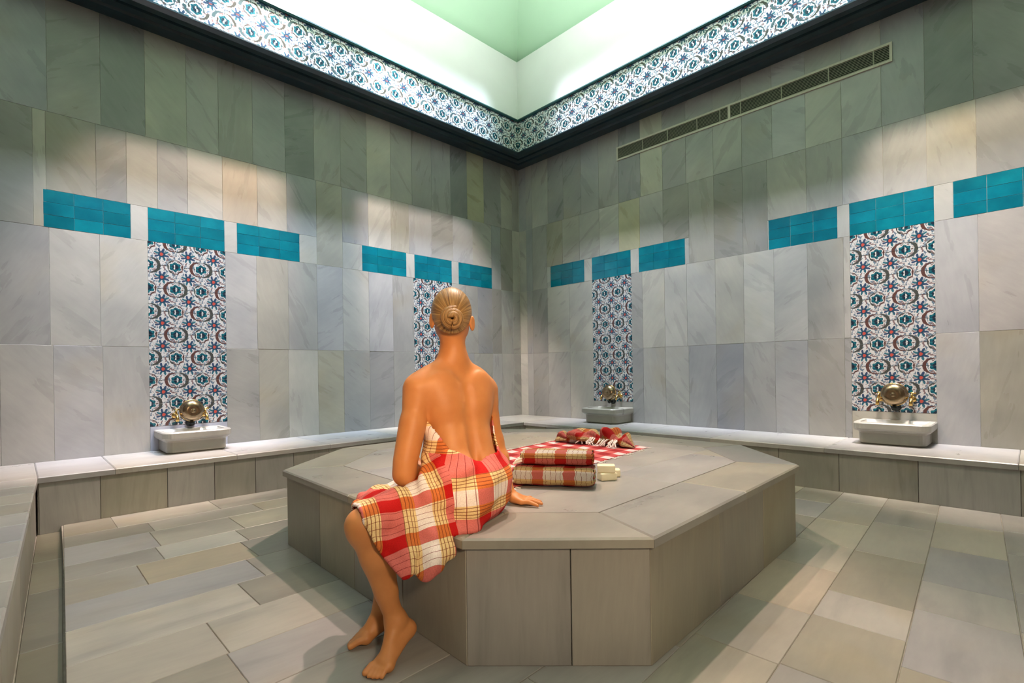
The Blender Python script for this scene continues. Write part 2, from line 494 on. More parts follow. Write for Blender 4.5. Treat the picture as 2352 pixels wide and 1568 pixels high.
R_TEAL = [(0.624, 1.225), (1.355, 1.950), (2.068, 2.670), (3.577, 4.181), (4.278, 4.880), (5.001, 5.605)]
L_PANEL = [(1.299, 1.906), (4.047, 4.664)]
R_PANEL = [(1.355, 1.956), (4.278, 4.880)]
SPECIAL = {('L', 2, 4.664): LIGHT, ('R', 2, 3.322): LIGHT, ('R', 4, 1.791): DARK, ('R', 3, 1.482): LIGHT, ('R', 3, 1.784): (0.62, 0.60, 0.42), ('L', 4, 4.667): DARK,
           ('L', 4, 4.353): (0.52, 0.52, 0.45), ('L', 4, 1.012): DARK, ('L', 4, 0.707): (0.56, 0.54, 0.38), ('L', 3, 5.32): (0.60, 0.58, 0.50), ('R', 4, 2.104): (0.60, 0.59, 0.47),
           ('L', 3, 3.746): (0.60, 0.53, 0.44), ('L', 3, 3.142): GREY, ('L', 3, 2.218): LIGHT, ('R', 4, 4.829): DARK, ('L', 2, 0.149): (0.56, 0.57, 0.56), ('R', 1, 0.0): LIGHT, ('R', 2, 5.148): (0.58, 0.55, 0.52),
           ('L', 4, 3.162): DARK, ('R', 3, 0.147): GREY, ('L', 3, 0.391): GREY}
WALL_TONE = 0.50
SPANS = {}


def course(wall, parent, k, cuts, z0, z1, holes=()):
    for a, b in zip(cuts[:-1], cuts[1:]):
        if any(a > h0-0.02 and b < h1+0.02 for h0, h1 in holes): continue
        c = SPECIAL.get((wall, k, a)) or tone(WALL_TONE, 0.075, 0.01)
        upright('marble_tile', b-a, z1-z0, M_WALL, parent, (a+b)/2, (z0+z1)/2, wall, c, front=rng.uniform(-0.0008, 0.0008))


def band_course(wall, parent, cuts, teal):
    """the course above the turquoise band is cut around it: upper pieces, then pieces between the groups"""
    lo, hi = min(a for a, b in teal), max(b for a, b in teal)
    for a, b in zip(cuts[:-1], cuts[1:]):
        inside = any(a < t1-0.03 and b > t0+0.03 for t0, t1 in teal)
        gapped = any(a < g1-0.01 and b > g0+0.01 for g0, g1 in ((teal[2][1], teal[3][0]),)) and not inside
        c = SPECIAL.get((wall, 3, a)) or tone(WALL_TONE, 0.075, 0.015)
        if inside:
            upright('marble_tile', b-a, ZU-Z_TT, M_WALL, parent, (a+b)/2, (ZU+Z_TT)/2, wall, c)
        else:
            upright('marble_tile', b-a, ZU-ZT, M_WALL, parent, (a+b)/2, (ZU+ZT)/2, wall, c)
    # pale filler pieces between the groups
    ivs = []
    for a, b in zip(cuts[:-1], cuts[1:]):
        if any(a < t1-0.03 and b > t0+0.03 for t0, t1 in teal): ivs.append((a, b))
    cover = []
    for a, b in sorted(ivs):
        if cover and abs(cover[-1][1]-a) < 0.01: cover[-1][1] = b
        else: cover.append([a, b])
    for a, b in cover:
        pts = a
        for t0, t1 in sorted(teal):
            if t1 <= a or t0 >= b: continue
            if t0-pts > 0.008:
                upright('marble_tile', t0-pts, Z_TT-ZT, M_WALL, parent, (pts+t0)/2, (Z_TT+ZT)/2, wall, (0.60, 0.60, 0.57))
            pts = max(pts, t1)
        if b-pts > 0.008:
            upright('marble_tile', b-pts, Z_TT-ZT, M_WALL, parent, (pts+b)/2, (Z_TT+ZT)/2, wall, (0.60, 0.60, 0.57))
    for t0, t1 in teal:
        w = (t1-t0)/3
        for i in range(3):
            for j in range(3):
                k = rng.uniform(0.86, 1.14)
                upright('turquoise_tile', w, (Z_TT-ZT)/3, M_TEAL, parent, t0+w*(i+0.5), ZT+(j+0.5)*(Z_TT-ZT)/3, wall, (k, k*rng.uniform(0.96, 1.04), k), front=rng.uniform(0, 0.0012))


course('L', wall_left, 4, L_TOP, ZU, Z_TOP); band_course('L', wall_left, L_3, L_TEAL)
course('L', wall_left, 2, L_2, ZM, ZT, L_PANEL); course('L', wall_left, 1, L_1, ZB-0.01, ZM, L_PANEL)
course('R', wall_right, 4, R_TOP, ZU, Z_TOP); band_course('R', wall_right, R_3, R_TEAL)
course('R', wall_right, 2, R_2, ZM, ZT, R_PANEL); course('R', wall_right, 1, R_1, ZB-0.01, ZM, R_PANEL)
for wall, parent, panels in (('L', wall_left, L_PANEL), ('R', wall_right, R_PANEL)):
    for p0, p1 in panels:
        n = 8; w = (p1-p0)/3; h = w*1.0
        z = ZT
        for j in range(n):
            hh = h if z-h > 0.56 else z-0.56
            if hh < 0.02: break
            for i in range(3):
                s = p0+w*(i+0.5)
                upright('flower_tile', w, hh, M_IZA if (i+j) % 2 else M_IZB, parent, s, z-hh/2, wall, (1, 1, 1), uv=True, front=0.0005, gap=0.0006, ch=0.0012)
            z -= hh
        upright('marble_tile', p1-p0, z-ZB+0.01, M_WALL, parent, (p0+p1)/2, (z+ZB-0.01)/2, wall, tone(0.5))

# ------------------------------------------------------------------ cornice, frieze and light well
def ring(name, prof, mat, kind=None):
    """profile (inset, z) run around the room, mitred at the corners; one closed ring"""
    bm = bmesh.new(); rows = []
    for ins, z in prof:
        rows.append([bm.verts.new(p) for p in ((RX+ins, RY+ins, z), (-ins, RY+ins, z), (-ins, -ins, z), (RX+ins, -ins, z))])
    for i in range(len(prof)):
        j = (i+1) % len(prof)
        for k in range(4):
            l = (k+1) % 4
            bm.faces.new((rows[i][k], rows[i][l], rows[j][l], rows[j][k]))
    return bm_mesh(name, bm)


trim_1 = tag(link('trim_1', ring('trim_1', [(-0.02, Z_TOP-0.005), (0.13, Z_TOP-0.005), (0.14, Z_TOP+0.012), (0.15, Z_TOP+0.03), (0.16, Z_TOP+0.006), (0.235, Z_TOP+0.006), (0.245, Z_TOP+0.04), (0.262, Z_TOP+0.014), (0.33, Z_TOP+0.014), (0.345, Z_TOP+0.022), (WELL+0.012, Z_FR0), (WELL+0.012, Z_FR0+0.012), (WELL-0.02, Z_FR0+0.02), (-0.02, Z_FR0+0.03)], 0), M_CORNICE), kind='structure')
# frieze: backing ring with two rows of flower tiles on each visible side
trim_2 = tag(link('trim_2', ring('trim_2', [(WELL-0.004, Z_FR0), (WELL-0.004, Z_FR1+0.02), (WELL-0.10, Z_FR1+0.02), (WELL-0.10, Z_FR0)], 0), M_GROUT), kind='structure')
h = (Z_FR1-Z_FR0)/2
for wall, ln in (('L', -RX), ('R', -RY)):
    n = int((ln-2*WELL)/h)
    w = (ln-2*WELL)/n
    for i in range(n):
        for j in range(2):
            upright('flower_tile', w, h, M_FRA if (i+j) % 2 else M_FRB, trim_2, WELL+w*(i+0.5), Z_FR0+h*(j+0.5), wall, (1, 1, 1), uv=True, front=WELL+0.0005, gap=0.0006, ch=0.0012)
trim_3 = tag(link('trim_3', ring('trim_3', [(WELL-0.03, Z_FR1-0.002), (WELL+0.022, Z_FR1-0.002), (WELL+0.03, Z_FR1+0.014), (WELL+0.022, Z_FR1+0.032), (WELL+0.004, Z_FR1+0.040), (WELL-0.03, Z_FR1+0.040)], 0), M_TRIM), kind='structure')
ceiling = tag(link('ceiling', ring('ceiling', [(WELL, Z_FR1+0.03), (WELL, Z_WELL), (WELL-0.02, Z_WELL), (WELL-0.02, Z_WELL-0.14), (WELL-0.10, Z_WELL-0.14), (WELL-0.10, Z_WELL), (WELL-0.2, Z_WELL), (WELL-0.2, Z_FR1+0.03)], 0), M_PLASTER), kind='structure')
ax, ay = RX/2, RY/2
i0 = WELL-0.10
rim = [(RX+i0, RY+i0, Z_WELL), (-i0, RY+i0, Z_WELL), (-i0, -i0, Z_WELL), (RX+i0, -i0, Z_WELL)]
trim_4 = tag(link('trim_4', mesh('trim_4', rim+[(ax, ay, Z_APEX)], [(1, 0, 4), (2, 1, 4), (3, 2, 4), (0, 3, 4)]), M_GREEN_LIT, ceiling), kind='structure')
trim_4.name = 'pyramid_roof'
if 'kind' in trim_4: del trim_4['kind']

# ------------------------------------------------------------------ floor
SLAB_L = [-0.78, -1.18, -1.45, -1.84, -2.11, -2.46, -2.77, -3.10, -3.42, -3.73, -4.03, -4.33, -4.63, -4.93, -5.24, -5.55, -5.86, -6.20, -6.58]
SLAB_R = [-0.78, -1.15, -1.45, -1.76, -2.05, -2.35, -2.66, -2.95, -3.25, -3.54, -3.83, -4.10, -4.38, -4.67, -4.97, -5.28, -5.60, -6.05, -6.58]
XL0, XR0 = -5.4, -0.8
bm = bmesh.new()
box_into(bm, RX-0.1, 0.1, RY-0.1, 0.1, -0.16, -0.045)
vs = [bm.verts.new(p) for p in ((-5.29, -0.72, -0.05), (-0.7, -0.72, -0.05), (-0.7, RY, -0.05), (-5.515, RY, -0.05), (-5.29, -0.72, -0.004), (-0.7, -0.72, -0.004), (-0.7, RY, -0.004), (-5.515, RY, -0.004))]
for f in ((4, 7, 6, 5), (0, 4, 5, 1), (1, 5, 6, 2), (2, 6, 7, 3), (3, 7, 4, 0)): bm.faces.new([vs[i] for i in f])
floor = tag(link('floor', bm_mesh('floor', bm), M_FGROUT), kind='structure')


def yrow(k, x):
    f = (x-XL0)/(XR0-XL0)
    return SLAB_L[k]*(1-f)+SLAB_R[k]*f


def edge_x(y): return -5.288-(0.046)*(-0.87-y)


FIX = {3: [-4.93, -4.50, -3.95], 4: [-4.55, -4.0], 5: [-4.62, -4.05], 6: [-4.25], 7: [-4.96, -4.3], 2: [-4.90, -4.44], 1: [-4.87, -4.2], 8: [-4.97, -4.4],
       12: [-3.67, -3.21, -2.65, -2.22, -1.70], 13: [-3.66, -3.2, -2.90, -2.24, -1.56, -1.1], 14: [-3.4, -2.86, -2.49, -1.9, -1.3], 11: [-2.24, -1.7]}
FCOL = {(3, 1): (0.64, 0.65, 0.60), (4, 1): (0.52, 0.47, 0.36), (2, 2): (0.58, 0.56, 0.46), (6, 0): (0.62, 0.60, 0.55), (7, 0): (0.52, 0.50, 0.45), (12, 5): (0.60, 0.54, 0.43), (5, 0): (0.47, 0.48, 0.50)}
for k in range(len(SLAB_L)-1):
    ym = (SLAB_L[k]+SLAB_L[k+1])/2
    x0 = edge_x(ym)
    cuts = sorted(FIX.get(k, []))
    x = cuts[-1] if cuts else x0
    if not cuts: x = x0+rng.uniform(0.25, 0.6); cuts = [x]
    while x < -1.25:
        x += rng.choice((0.45, 0.5, 0.6, 0.62)); cuts.append(x)
    while cuts and cuts[-1] > -1.0: cuts.pop()
    while cuts and cuts[0]-x0 > 0.75: cuts.insert(0, cuts[0]-rng.uniform(0.45, 0.6))
    cuts = [None]+[c for c in cuts if c > x0+0.12]+[-0.72]
    for i in range(len(cuts)-1):
        a0 = edge_x(yrow(k, x0)) if cuts[i] is None else cuts[i]
        a1 = edge_x(yrow(k+1, x0)) if cuts[i] is None else cuts[i]
        b = cuts[i+1]
        poly = [(a0, yrow(k, a0)), (a1, yrow(k+1, a1)), (b, yrow(k+1, b)), (b, yrow(k, b))]
        # pieces that would lie wholly under the platform are not laid
        cx, cy = (a0+b)/2, (poly[0][1]+poly[1][1])/2
        if -4.0 < a0 and b < -2.1 and -4.15 < poly[1][1] and poly[0][1] < -2.2: continue
        slab('marble_slab', poly, -0.03, 0.0, M_FLOOR, floor, 0.002, FCOL.get((k, i)) or tone(0.45, 0.07, 0.05), 0.0016)
# gutter along the left-hand bench, one step lower
yy = -0.80
while yy > RY+0.3:
    y2 = yy-rng.uniform(0.55, 0.75)
    slab('gutter_slab', [(-5.40-0.046*(-0.87-yy)-0.02, yy), (-5.40-0.046*(-0.87-y2)-0.02, y2), (edge_x(y2)-0.004, y2), (edge_x(yy)-0.004, yy)], -0.07, -0.04, M_FLOOR, floor, 0.002, tone(0.25, 0.03, 0.13))
    yy = y2

# ------------------------------------------------------------------ benches
def seg_panels(parent, p, q, z0, z1, cuts, nrm, mat, base=0.44, th=0.022):
    """upright stone panels along the line p-q facing nrm"""
    p, q, n = Vector(p), Vector(q), Vector(nrm).normalized()
    L = (q-p).length; d = (q-p)/L
    ts = [0]+list(cuts)+[L]
    for a, b in zip(ts[:-1], ts[1:]):
        if b-a < 0.03: continue
        w, hgt = b-a-0.003, z1-z0
        v, f = slab_verts([(-w/2, -hgt/2), (w/2, -hgt/2), (w/2, hgt/2), (-w/2, hgt/2)], -th, 0.0, 0.002)
        m = p+d*(a+b)/2
        tx = Vector((-n.y, n.x))                      # local x so that x cross z is the outward normal
        vv = [(tx.x*x+n.x*zz, tx.y*x+n.y*zz, y) for x, y, zz in v]
        o = link('side_panel', mesh('side_panel', vv, f), mat, parent, (m.x, m.y, (z0+z1)/2))
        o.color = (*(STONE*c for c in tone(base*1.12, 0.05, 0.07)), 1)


BT = 0.040                                            # thickness of a bench top
def bench(name, label, core, tops, fronts):
    v, f = slab_verts(core, -0.045, ZB-BT-0.002, 0.001)
    cx = sum(p[0] for p in core)/len(core); cy = sum(p[1] for p in core)/len(core)
    t = thing(name, label, 'bench', (cx, cy, 0))
    o = link('core', mesh('core', [(x-cx, y-cy, z) for x, y, z in v], f), M_GROUT, t)
    holder = t
    inv = Vector((cx, cy, 0))
    for poly in tops:
        s = slab('top_slab', poly, ZB-BT, ZB, M_BENCH, None, 0.006, tone(0.54, 0.04, 0.01), 0.001)
        s.parent = holder; s.location = s.location-inv
    for p, q, cuts, nrm, z0 in fronts:
        before = set(bpy.data.objects)
        seg_panels(None, p, q, z0, ZB-BT-0.001, cuts, nrm, M_PANEL, 0.40)
        for n_ in set(bpy.data.objects)-before:
            n_.parent = holder; n_.location = n_.location-inv
    return t


FL = 0.83                                             # depth of the wall benches
def strip(a, b, cuts): return list(zip([a]+cuts[:-1], cuts))
lt = [0.83, 1.65, 2.6, 3.4, 4.2, 5.0, 5.41]
tops = [[(-a, -0.002), (-a, -FL), (-b, -FL), (-b, -0.002)] for a, b in strip(0.002, 0, lt)]
bench('marble_bench', 'low marble bench along the left wall, passing under the left basin', [(-0.002, -0.002), (-0.002, -FL+0.035), (-5.41, -FL+0.035), (-5.41, -0.002)], tops,
      [((-5.405, -FL+0.015), (-FL+0.02, -FL+0.015), [0.32, 0.72, 1.04, 1.35, 1.67, 2.0, 2.35, 2.7, 3.0, 3.3, 3.65, 4.0, 4.3], (0, -1), -0.045)])
rt = [1.65, 2.5, 3.3, 4.25, 5.37, 6.0, 6.58]
tops = [[(-0.002, -a), (-FL+0.02, -a), (-FL+0.02, -b), (-0.002, -b)] for a, b in strip(FL+0.003, 0, rt)]
bench('marble_bench', 'low marble bench along the right wall, carrying the two right-hand basins', [(-0.002, -FL-0.003), (-FL+0.055, -FL-0.003), (-FL+0.055, RY), (-0.002, RY)], tops,
      [((-FL+0.035, -FL-0.02), (-FL+0.035, RY+0.01), [0.35, 0.95, 1.55, 2.1, 2.6, 3.05, 3.5, 4.0, 4.53, 5.1], (-1, 0), -0.004)])
def ex_(y): return -5.41-0.0465*(-0.86-y)
cuts = [-0.84]
while cuts[-1] > RY+0.2: cuts.append(cuts[-1]-rng.uniform(0.24, 0.32))
cuts[-1] = RY+0.01
tops = [[(ex_(a), a), (RX+0.002, a), (RX+0.002, b), (ex_(b), b)] for a, b in zip(cuts[:-1], cuts[1:])]
tops.insert(0, [(-5.41, -0.002), (RX+0.002, -0.002), (RX+0.002, -0.84), (ex_(-0.84), -0.84)])
bench('marble_bench', 'low marble bench turning towards the viewer at the far left edge', [(-5.412-0.03, -0.002), (RX+0.002, -0.002), (RX+0.002, RY+0.01), (ex_(RY)-0.03, RY+0.01)], tops,
      [((ex_(RY)-0.012, RY+0.02), (-5.4205, -0.822), [1.2, 2.2, 3.2, 4.1, 5.0], (1, -0.0465), -0.045)])

# ------------------------------------------------------------------ the heated platform
PZ = 0.44
OCT = [(-3.985, -4.555), (-4.435, -4.095), (-4.385, -2.345), (-3.735, -1.775), (-2.15, -1.75), (-1.675, -2.30), (-1.70, -3.935), (-2.285, -4.50)]
PT = 0.035
pcx, pcy = -3.05, -3.15
platform = thing('marble_platform', 'eight-sided grey marble platform in the middle of the room', 'platform', (pcx, pcy, 0))
base_oct = inset_poly(OCT, 0.022)
core_oct = inset_poly(OCT, 0.045)
v, f = slab_verts([(x-pcx, y-pcy) for x, y in core_oct], -0.004, PZ-PT-0.002, 0.001)
link('core', mesh('core', v, f), M_GROUT, platform)
inner = inset_poly(OCT, 0.315)
for i in range(8):
    j = (i+1) % 8
    poly = [OCT[i], OCT[j], inner[j], inner[i]]
    # long sides are laid in two stones
    cutn = 2 if (Vector(OCT[j])-Vector(OCT[i])).length > 1.0 else 1
    if i == 0: cutn = 1
    for c in range(cutn):
        f0, f1 = c/cutn, (c+1)/cutn
        lerp = lambda a, b, q: (a[0]+(b[0]-a[0])*q, a[1]+(b[1]-a[1])*q)
        pp = [lerp(OCT[i], OCT[j], f0), lerp(OCT[i], OCT[j], f1), lerp(inner[i], inner[j], f1), lerp(inner[i], inner[j], f0)]
        s = slab('border_slab', pp, PZ-PT, PZ, M_BENCH, platform, 0.007, tone(0.44, 0.03, 0.06), 0.0008)
        s.location -= Vector((pcx, pcy, 0))
# inner field cut into strips across X
def clip(poly, axis, lo, hi):
    for val, sg in ((lo, 1), (hi, -1)):
        out = []
        n = len(poly)
        for i in range(n):
            a, b = poly[i], poly[(i+1) % n]
            da, db = sg*(a[axis]-val), sg*(b[axis]-val)
            if da >= 0: out.append(a)
            if da*db < 0:
                q = da/(da-db); out.append((a[0]+(b[0]-a[0])*q, a[1]+(b[1]-a[1])*q))
        poly = out
        if len(poly) < 3: return []
    return poly


ycuts = [-4.4, -3.86, -3.30, -2.74, -2.2, -1.9]
for k in range(len(ycuts)-1):
    xs = [-4.2, -3.2+0.25*(k % 2), -2.3+0.1*(k % 3), -1.8]
    for a, b in zip(xs[:-1], xs[1:]):
        pp = clip(clip(inner, 1, ycuts[k], ycuts[k+1]), 0, a, b)
        if len(pp) < 3: continue
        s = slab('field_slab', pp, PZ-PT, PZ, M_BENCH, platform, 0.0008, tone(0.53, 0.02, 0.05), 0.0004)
        s.location -= Vector((pcx, pcy, 0))
for i in range(8):
    j = (i+1) % 8
    p, q = Vector(base_oct[i]), Vector(base_oct[j])
    e = (q-p).normalized(); n = Vector((e.y, -e.x))
    if n.dot((p+q)/2-Vector((pcx, pcy))) < 0: n = -n
    L = (q-p).length
    cuts = {0: [L*0.43], 1: [0.42, 0.85, 1.25], 7: []}.get(i, [L*0.35, L*0.7] if L > 1 else [])
    if i == 7: cuts = [0.55, 1.1] if L > 1 else []
    before = set(bpy.data.objects)
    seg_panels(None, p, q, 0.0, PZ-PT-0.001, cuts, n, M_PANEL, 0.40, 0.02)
    for n_ in set(bpy.data.objects)-before:
        n_.parent = platform; n_.location = n_.location-Vector((pcx, pcy, 0))

# ------------------------------------------------------------------ ventilation grille high on the right wall
gr = thing('ventilation_grille', 'long beige air grille set high in the right wall under the cornice', 'grille', (0, -3.2, 3.658), math.radians(-90))
GL, GH = 2.84, 0.17                                   # local x runs away from the corner
x0, x1 = -1.425, 1.415
bm = bmesh.new()
box_into(bm, x0, x1, -0.014, 0.0, GH-0.02, GH); box_into(bm, x0, x1, -0.014, 0.0, 0.0, 0.02)
box_into(bm, x0, x0+0.02, -0.014, 0.0, 0.02, GH-0.02); box_into(bm, x1-0.02, x1, -0.014, 0.0, 0.02, GH-0.02)
link('frame', bm_mesh('frame', bm), M_GRILLE, gr)
link('backing', box('backing', x0+0.01, x1-0.01, -0.002, 0.002, 0.01, GH-0.01), M_DARK, gr)
link('divider', box('divider', -0.014, 0.014, -0.014, -0.002, 0.02, GH-0.02), M_GRILLE, gr)
for xm in (-1.05, -0.72, -0.36, -0.10, 0.12, 0.52, 0.93, 1.28):
    link('mullion', box('mullion', xm-0.005, xm+0.005, -0.011, -0.002, 0.02, GH-0.02), M_SLAT, gr)
bm = bmesh.new()
for i in range(9):
    z = 0.024+i*0.0142
    vs = [bm.verts.new(p) for p in ((x0+0.02, -0.010, z), (x1-0.02, -0.010, z), (x1-0.02, -0.004, z+0.009), (x0+0.02, -0.004, z+0.009))]
    bm.faces.new(vs)
tag(link('slats', bm_mesh('slats', bm), M_SLAT, gr), kind='stuff')

# ------------------------------------------------------------------ basins, taps, bowls
def rrect(w, y0, y1, r, n=5):
    """outline of a basin against the wall: square at the back, rounded at the front (front is -y)"""
    pts = [(-w/2, y1), (-w/2, y0+r)]
    for k in range(1, n): a = math.pi+k*math.pi/2/n; pts.append((-w/2+r+r*math.cos(a), y0+r+r*math.sin(a)))
    pts += [(-w/2+r, y0), (w/2-r, y0)]
    for k in range(1, n): a = 1.5*math.pi+k*math.pi/2/n; pts.append((w/2-r+r*math.cos(a), y0+r+r*math.sin(a)))
    pts += [(w/2, y0+r), (w/2, y1)]
    return pts


def loft(rings, cap_first=True, cap_last=True):
    n = len(rings[0]); v = [p for r in rings for p in r]; f = []
    for k in range(len(rings)-1):
        for i in range(n):
            j = (i+1) % n
            f.append((k*n+i, k*n+j, (k+1)*n+j, (k+1)*n+i))
    if cap_first: f.append(tuple(reversed(range(n))))
    if cap_last: f.append(tuple((len(rings)-1)*n+i for i in range(n)))
    return v, f


def make_basin(label):
    t = thing('wash_basin', label, 'basin', group='carved marble basins on the wall benches')
    rg = lambda w, y0, z, r, y1=-0.003: [(x, y, z) for x, y in rrect(w, y0, y1, r)]
    v, f = loft([rg(0.43, -0.345, 0.0, 0.05), rg(0.455, -0.362, 0.012, 0.055), rg(0.455, -0.365, 0.095, 0.055), rg(0.475, -0.378, 0.118, 0.06)])
    o = link('pedestal', mesh('pedestal', v, f), M_BENCH, t); o.color = (0.30, 0.29, 0.25, 1)
    v, f = loft([rg(0.50, -0.385, 0.112, 0.06), rg(0.515, -0.412, 0.122, 0.075), rg(0.525, -0.42, 0.135, 0.08), rg(0.525, -0.42, 0.176, 0.08), rg(0.513, -0.412, 0.185, 0.076),
                 rg(0.44, -0.355, 0.185, 0.06, -0.07), rg(0.44, -0.345, 0.178, 0.06, -0.08), rg(0.36, -0.29, 0.13, 0.05, -0.12)])
    o = link('bowl_rim', mesh('bowl_rim', v, f), M_BENCH, t); o.color = (0.34, 0.335, 0.30, 1)
    return t


def lathe(prof, n=32, axis='Z'):
    v, f = [], []
    for r, z in prof:
        for i in range(n):
            a = 2*math.pi*i/n; v.append((r*math.cos(a), r*math.sin(a), z))
    for k in range(len(prof)-1):
        for i in range(n):
            j = (i+1) % n; f.append((k*n+i, k*n+j, (k+1)*n+j, (k+1)*n+i))
    if axis == 'Y': v = [(x, -z, y) for x, y, z in v]     # axis points out of the wall
    return v, f


def tube(pts, r, n=12, cap=True):
    pts = [Vector(p) for p in pts]; v = []
    rs = r if isinstance(r, (list, tuple)) else [r]*len(pts)
    up = Vector((1, 0, 0))
    for i, p in enumerate(pts):
        d = (pts[min(i+1, len(pts)-1)]-pts[max(i-1, 0)]).normalized()
        a = d.cross(up)
        if a.length < 1e-3: a = d.cross(Vector((0, 0, 1)))
        a.normalize(); b = d.cross(a).normalized()
        for k in range(n):
            q = 2*math.pi*k/n; v.append(tuple(p+(a*math.cos(q)+b*math.sin(q))*rs[i]))
    f = []
    for k in range(len(pts)-1):
        for i in range(n):
            j = (i+1) % n; f.append((k*n+i, k*n+j, (k+1)*n+j, (k+1)*n+i))
    if cap:
        f.append(tuple(reversed(range(n)))); f.append(tuple((len(pts)-1)*n+i for i in range(n)))
    return v, f


def make_tap(label):
    t = thing('brass_tap', label, 'tap', group='brass taps over the basins')
    v, f = lathe([(0.0, 0.014), (0.020, 0.012), (0.027, 0.004), (0.027, 0.0)], 20, 'Y')
    link('flange', mesh('flange', v, f, True), M_BRASS, t)
    v, f = tube([(0, 0, 0), (0, -0.05, 0.004), (0, -0.085, 0.0), (0, -0.105, -0.018), (0, -0.11, -0.05)], [0.012, 0.014, 0.013, 0.012, 0.015], 14)
    link('spout', mesh('spout', v, f, True), M_BRASS, t)
    bm = bmesh.new()
    v, f = tube([(0, -0.045, 0.01), (0, -0.045, 0.05)], [0.012, 0.008], 12)
    v2, f2 = tube([(-0.03, -0.045, 0.052), (0, -0.045, 0.056), (0.03, -0.045, 0.052)], [0.008, 0.009, 0.008], 10)
    link('handle', mesh('handle', v+v2, f+[tuple(i+len(v) for i in q) for q in f2], True), M_BRASS, t)
    return t


def make_bowl(label):
    t = thing('bathing_bowl', label, 'bowl', group='bronze bathing bowls hung over the taps')
    prof = [(0.0, 0.062), (0.018, 0.060), (0.026, 0.055), (0.032, 0.057), (0.060, 0.055), (0.088, 0.046), (0.104, 0.024), (0.110, 0.0), (0.112, -0.004), (0.108, -0.004), (0.100, 0.020), (0.085, 0.041), (0.055, 0.050), (0.0, 0.052)]
    prof = [(r_*0.86, z_) for r_, z_ in prof]
    v, f = lathe(prof, 40, 'Y')
    link('shell', mesh('shell', v, f, True), M_BOWL, t)
    v, f = lathe([(0.091, -0.002), (0.098, -0.004), (0.100, -0.008), (0.096, -0.010), (0.091, -0.006)], 40, 'Y')
    link('rolled_rim', mesh('rolled_rim', v, f, True), M_BRASS, t)
    return t


def make_spout(label):
    t = thing('water_spout', label, 'spout', group='dark water spouts behind the basins')
    v, f = lathe([(0.0, 0.03), (0.030, 0.03), (0.036, 0.02), (0.038, 0.0)], 24, 'Y')
    link('collar', mesh('collar', v, f, True), M_DARK, t)
    v, f = tube([(0, -0.02, 0), (0, -0.075, 0.004), (0, -0.10, -0.012)], [0.016, 0.017, 0.019], 14)
    link('nozzle', mesh('nozzle', v, f, True), M_DARK, t)
    return t


def copy_thing(o, label):
    c = o.copy(); COL.objects.link(c); c['label'] = label
    for ch in o.children:
        d = ch.copy(); COL.objects.link(d); d.parent = c
    return c


def place(o, wall, s, off, z):
    if wall == 'L': o.location = (-s, -off, z); o.rotation_euler = (0, 0, 0)
    else: o.location = (-off, -s, z); o.rotation_euler = (0, 0, math.radians(-90))


SITES = [('L', 4.375, 'on the left wall bench', 0.69, 4.362), ('R', 1.70, 'right of the room corner', 0.715, 1.665), ('R', 4.62, 'at the far right', 0.755, 4.605)]
b0 = t0 = w0 = s0 = None
for wall, s, where, bz, bs in SITES:
    lab = 'carved grey marble wash basin '+where
    b0, b = (make_basin(lab),)*2 if b0 is None else (b0, copy_thing(b0, lab))
    place(b, wall, s, 0.0, ZB)
    for side, ds in (('left', -1), ('right', 1)):
        sg = ds if wall == 'R' else -ds
        lab = 'brass tap on the %s side of the basin %s' % (side, where)
        t0, tp = (make_tap(lab),)*2 if t0 is None else (t0, copy_thing(t0, lab))
        place(tp, wall, bs+sg*0.116, 0.0008, bz-0.042)
    lab = 'dark metal water spout under the bowl of the basin '+where
    s0, sp = (make_spout(lab),)*2 if s0 is None else (s0, copy_thing(s0, lab))
    place(sp, wall, bs, 0.0008, bz-0.112)
    lab = 'round bronze bathing bowl hung over the taps of the basin '+where
    w0, bw = (make_bowl(lab),)*2 if w0 is None else (w0, copy_thing(w0, lab))
    place(bw, wall, bs, 0.094, bz)

# ------------------------------------------------------------------ cloths and soap on the platform
def cloth_grid(name, corners, nu, nv, zf, mat, su, sv, parent=None):
    """corners a,b,c,d: u runs a-b, v runs a-d"""
    a, b, c, d = [Vector(p) for p in corners]
    v, uv = [], []
    for j in range(nv+1):
        for i in range(nu+1):
            p, q = i/nu, j/nv
            x = (a*(1-p)+b*p)*(1-q)+(d*(1-p)+c*p)*q
            v.append((x.x, x.y, zf(p, q, x))); uv.append((p*su, q*sv))
    f = [(j*(nu+1)+i, j*(nu+1)+i+1, (j+1)*(nu+1)+i+1, (j+1)*(nu+1)+i) for j in range(nv) for i in range(nu)]
    me = mesh(name, v, f, True)
    lay = me.uv_layers.new(name='uv')
    for lp in me.loops: lay.data[lp.index].uv = uv[lp.vertex_index]
    me.materials.append(mat)
    return me


def solid(o, th, off=1):
    md = o.modifiers.new('thickness', 'SOLIDIFY'); md.thickness = th; md.offset = off


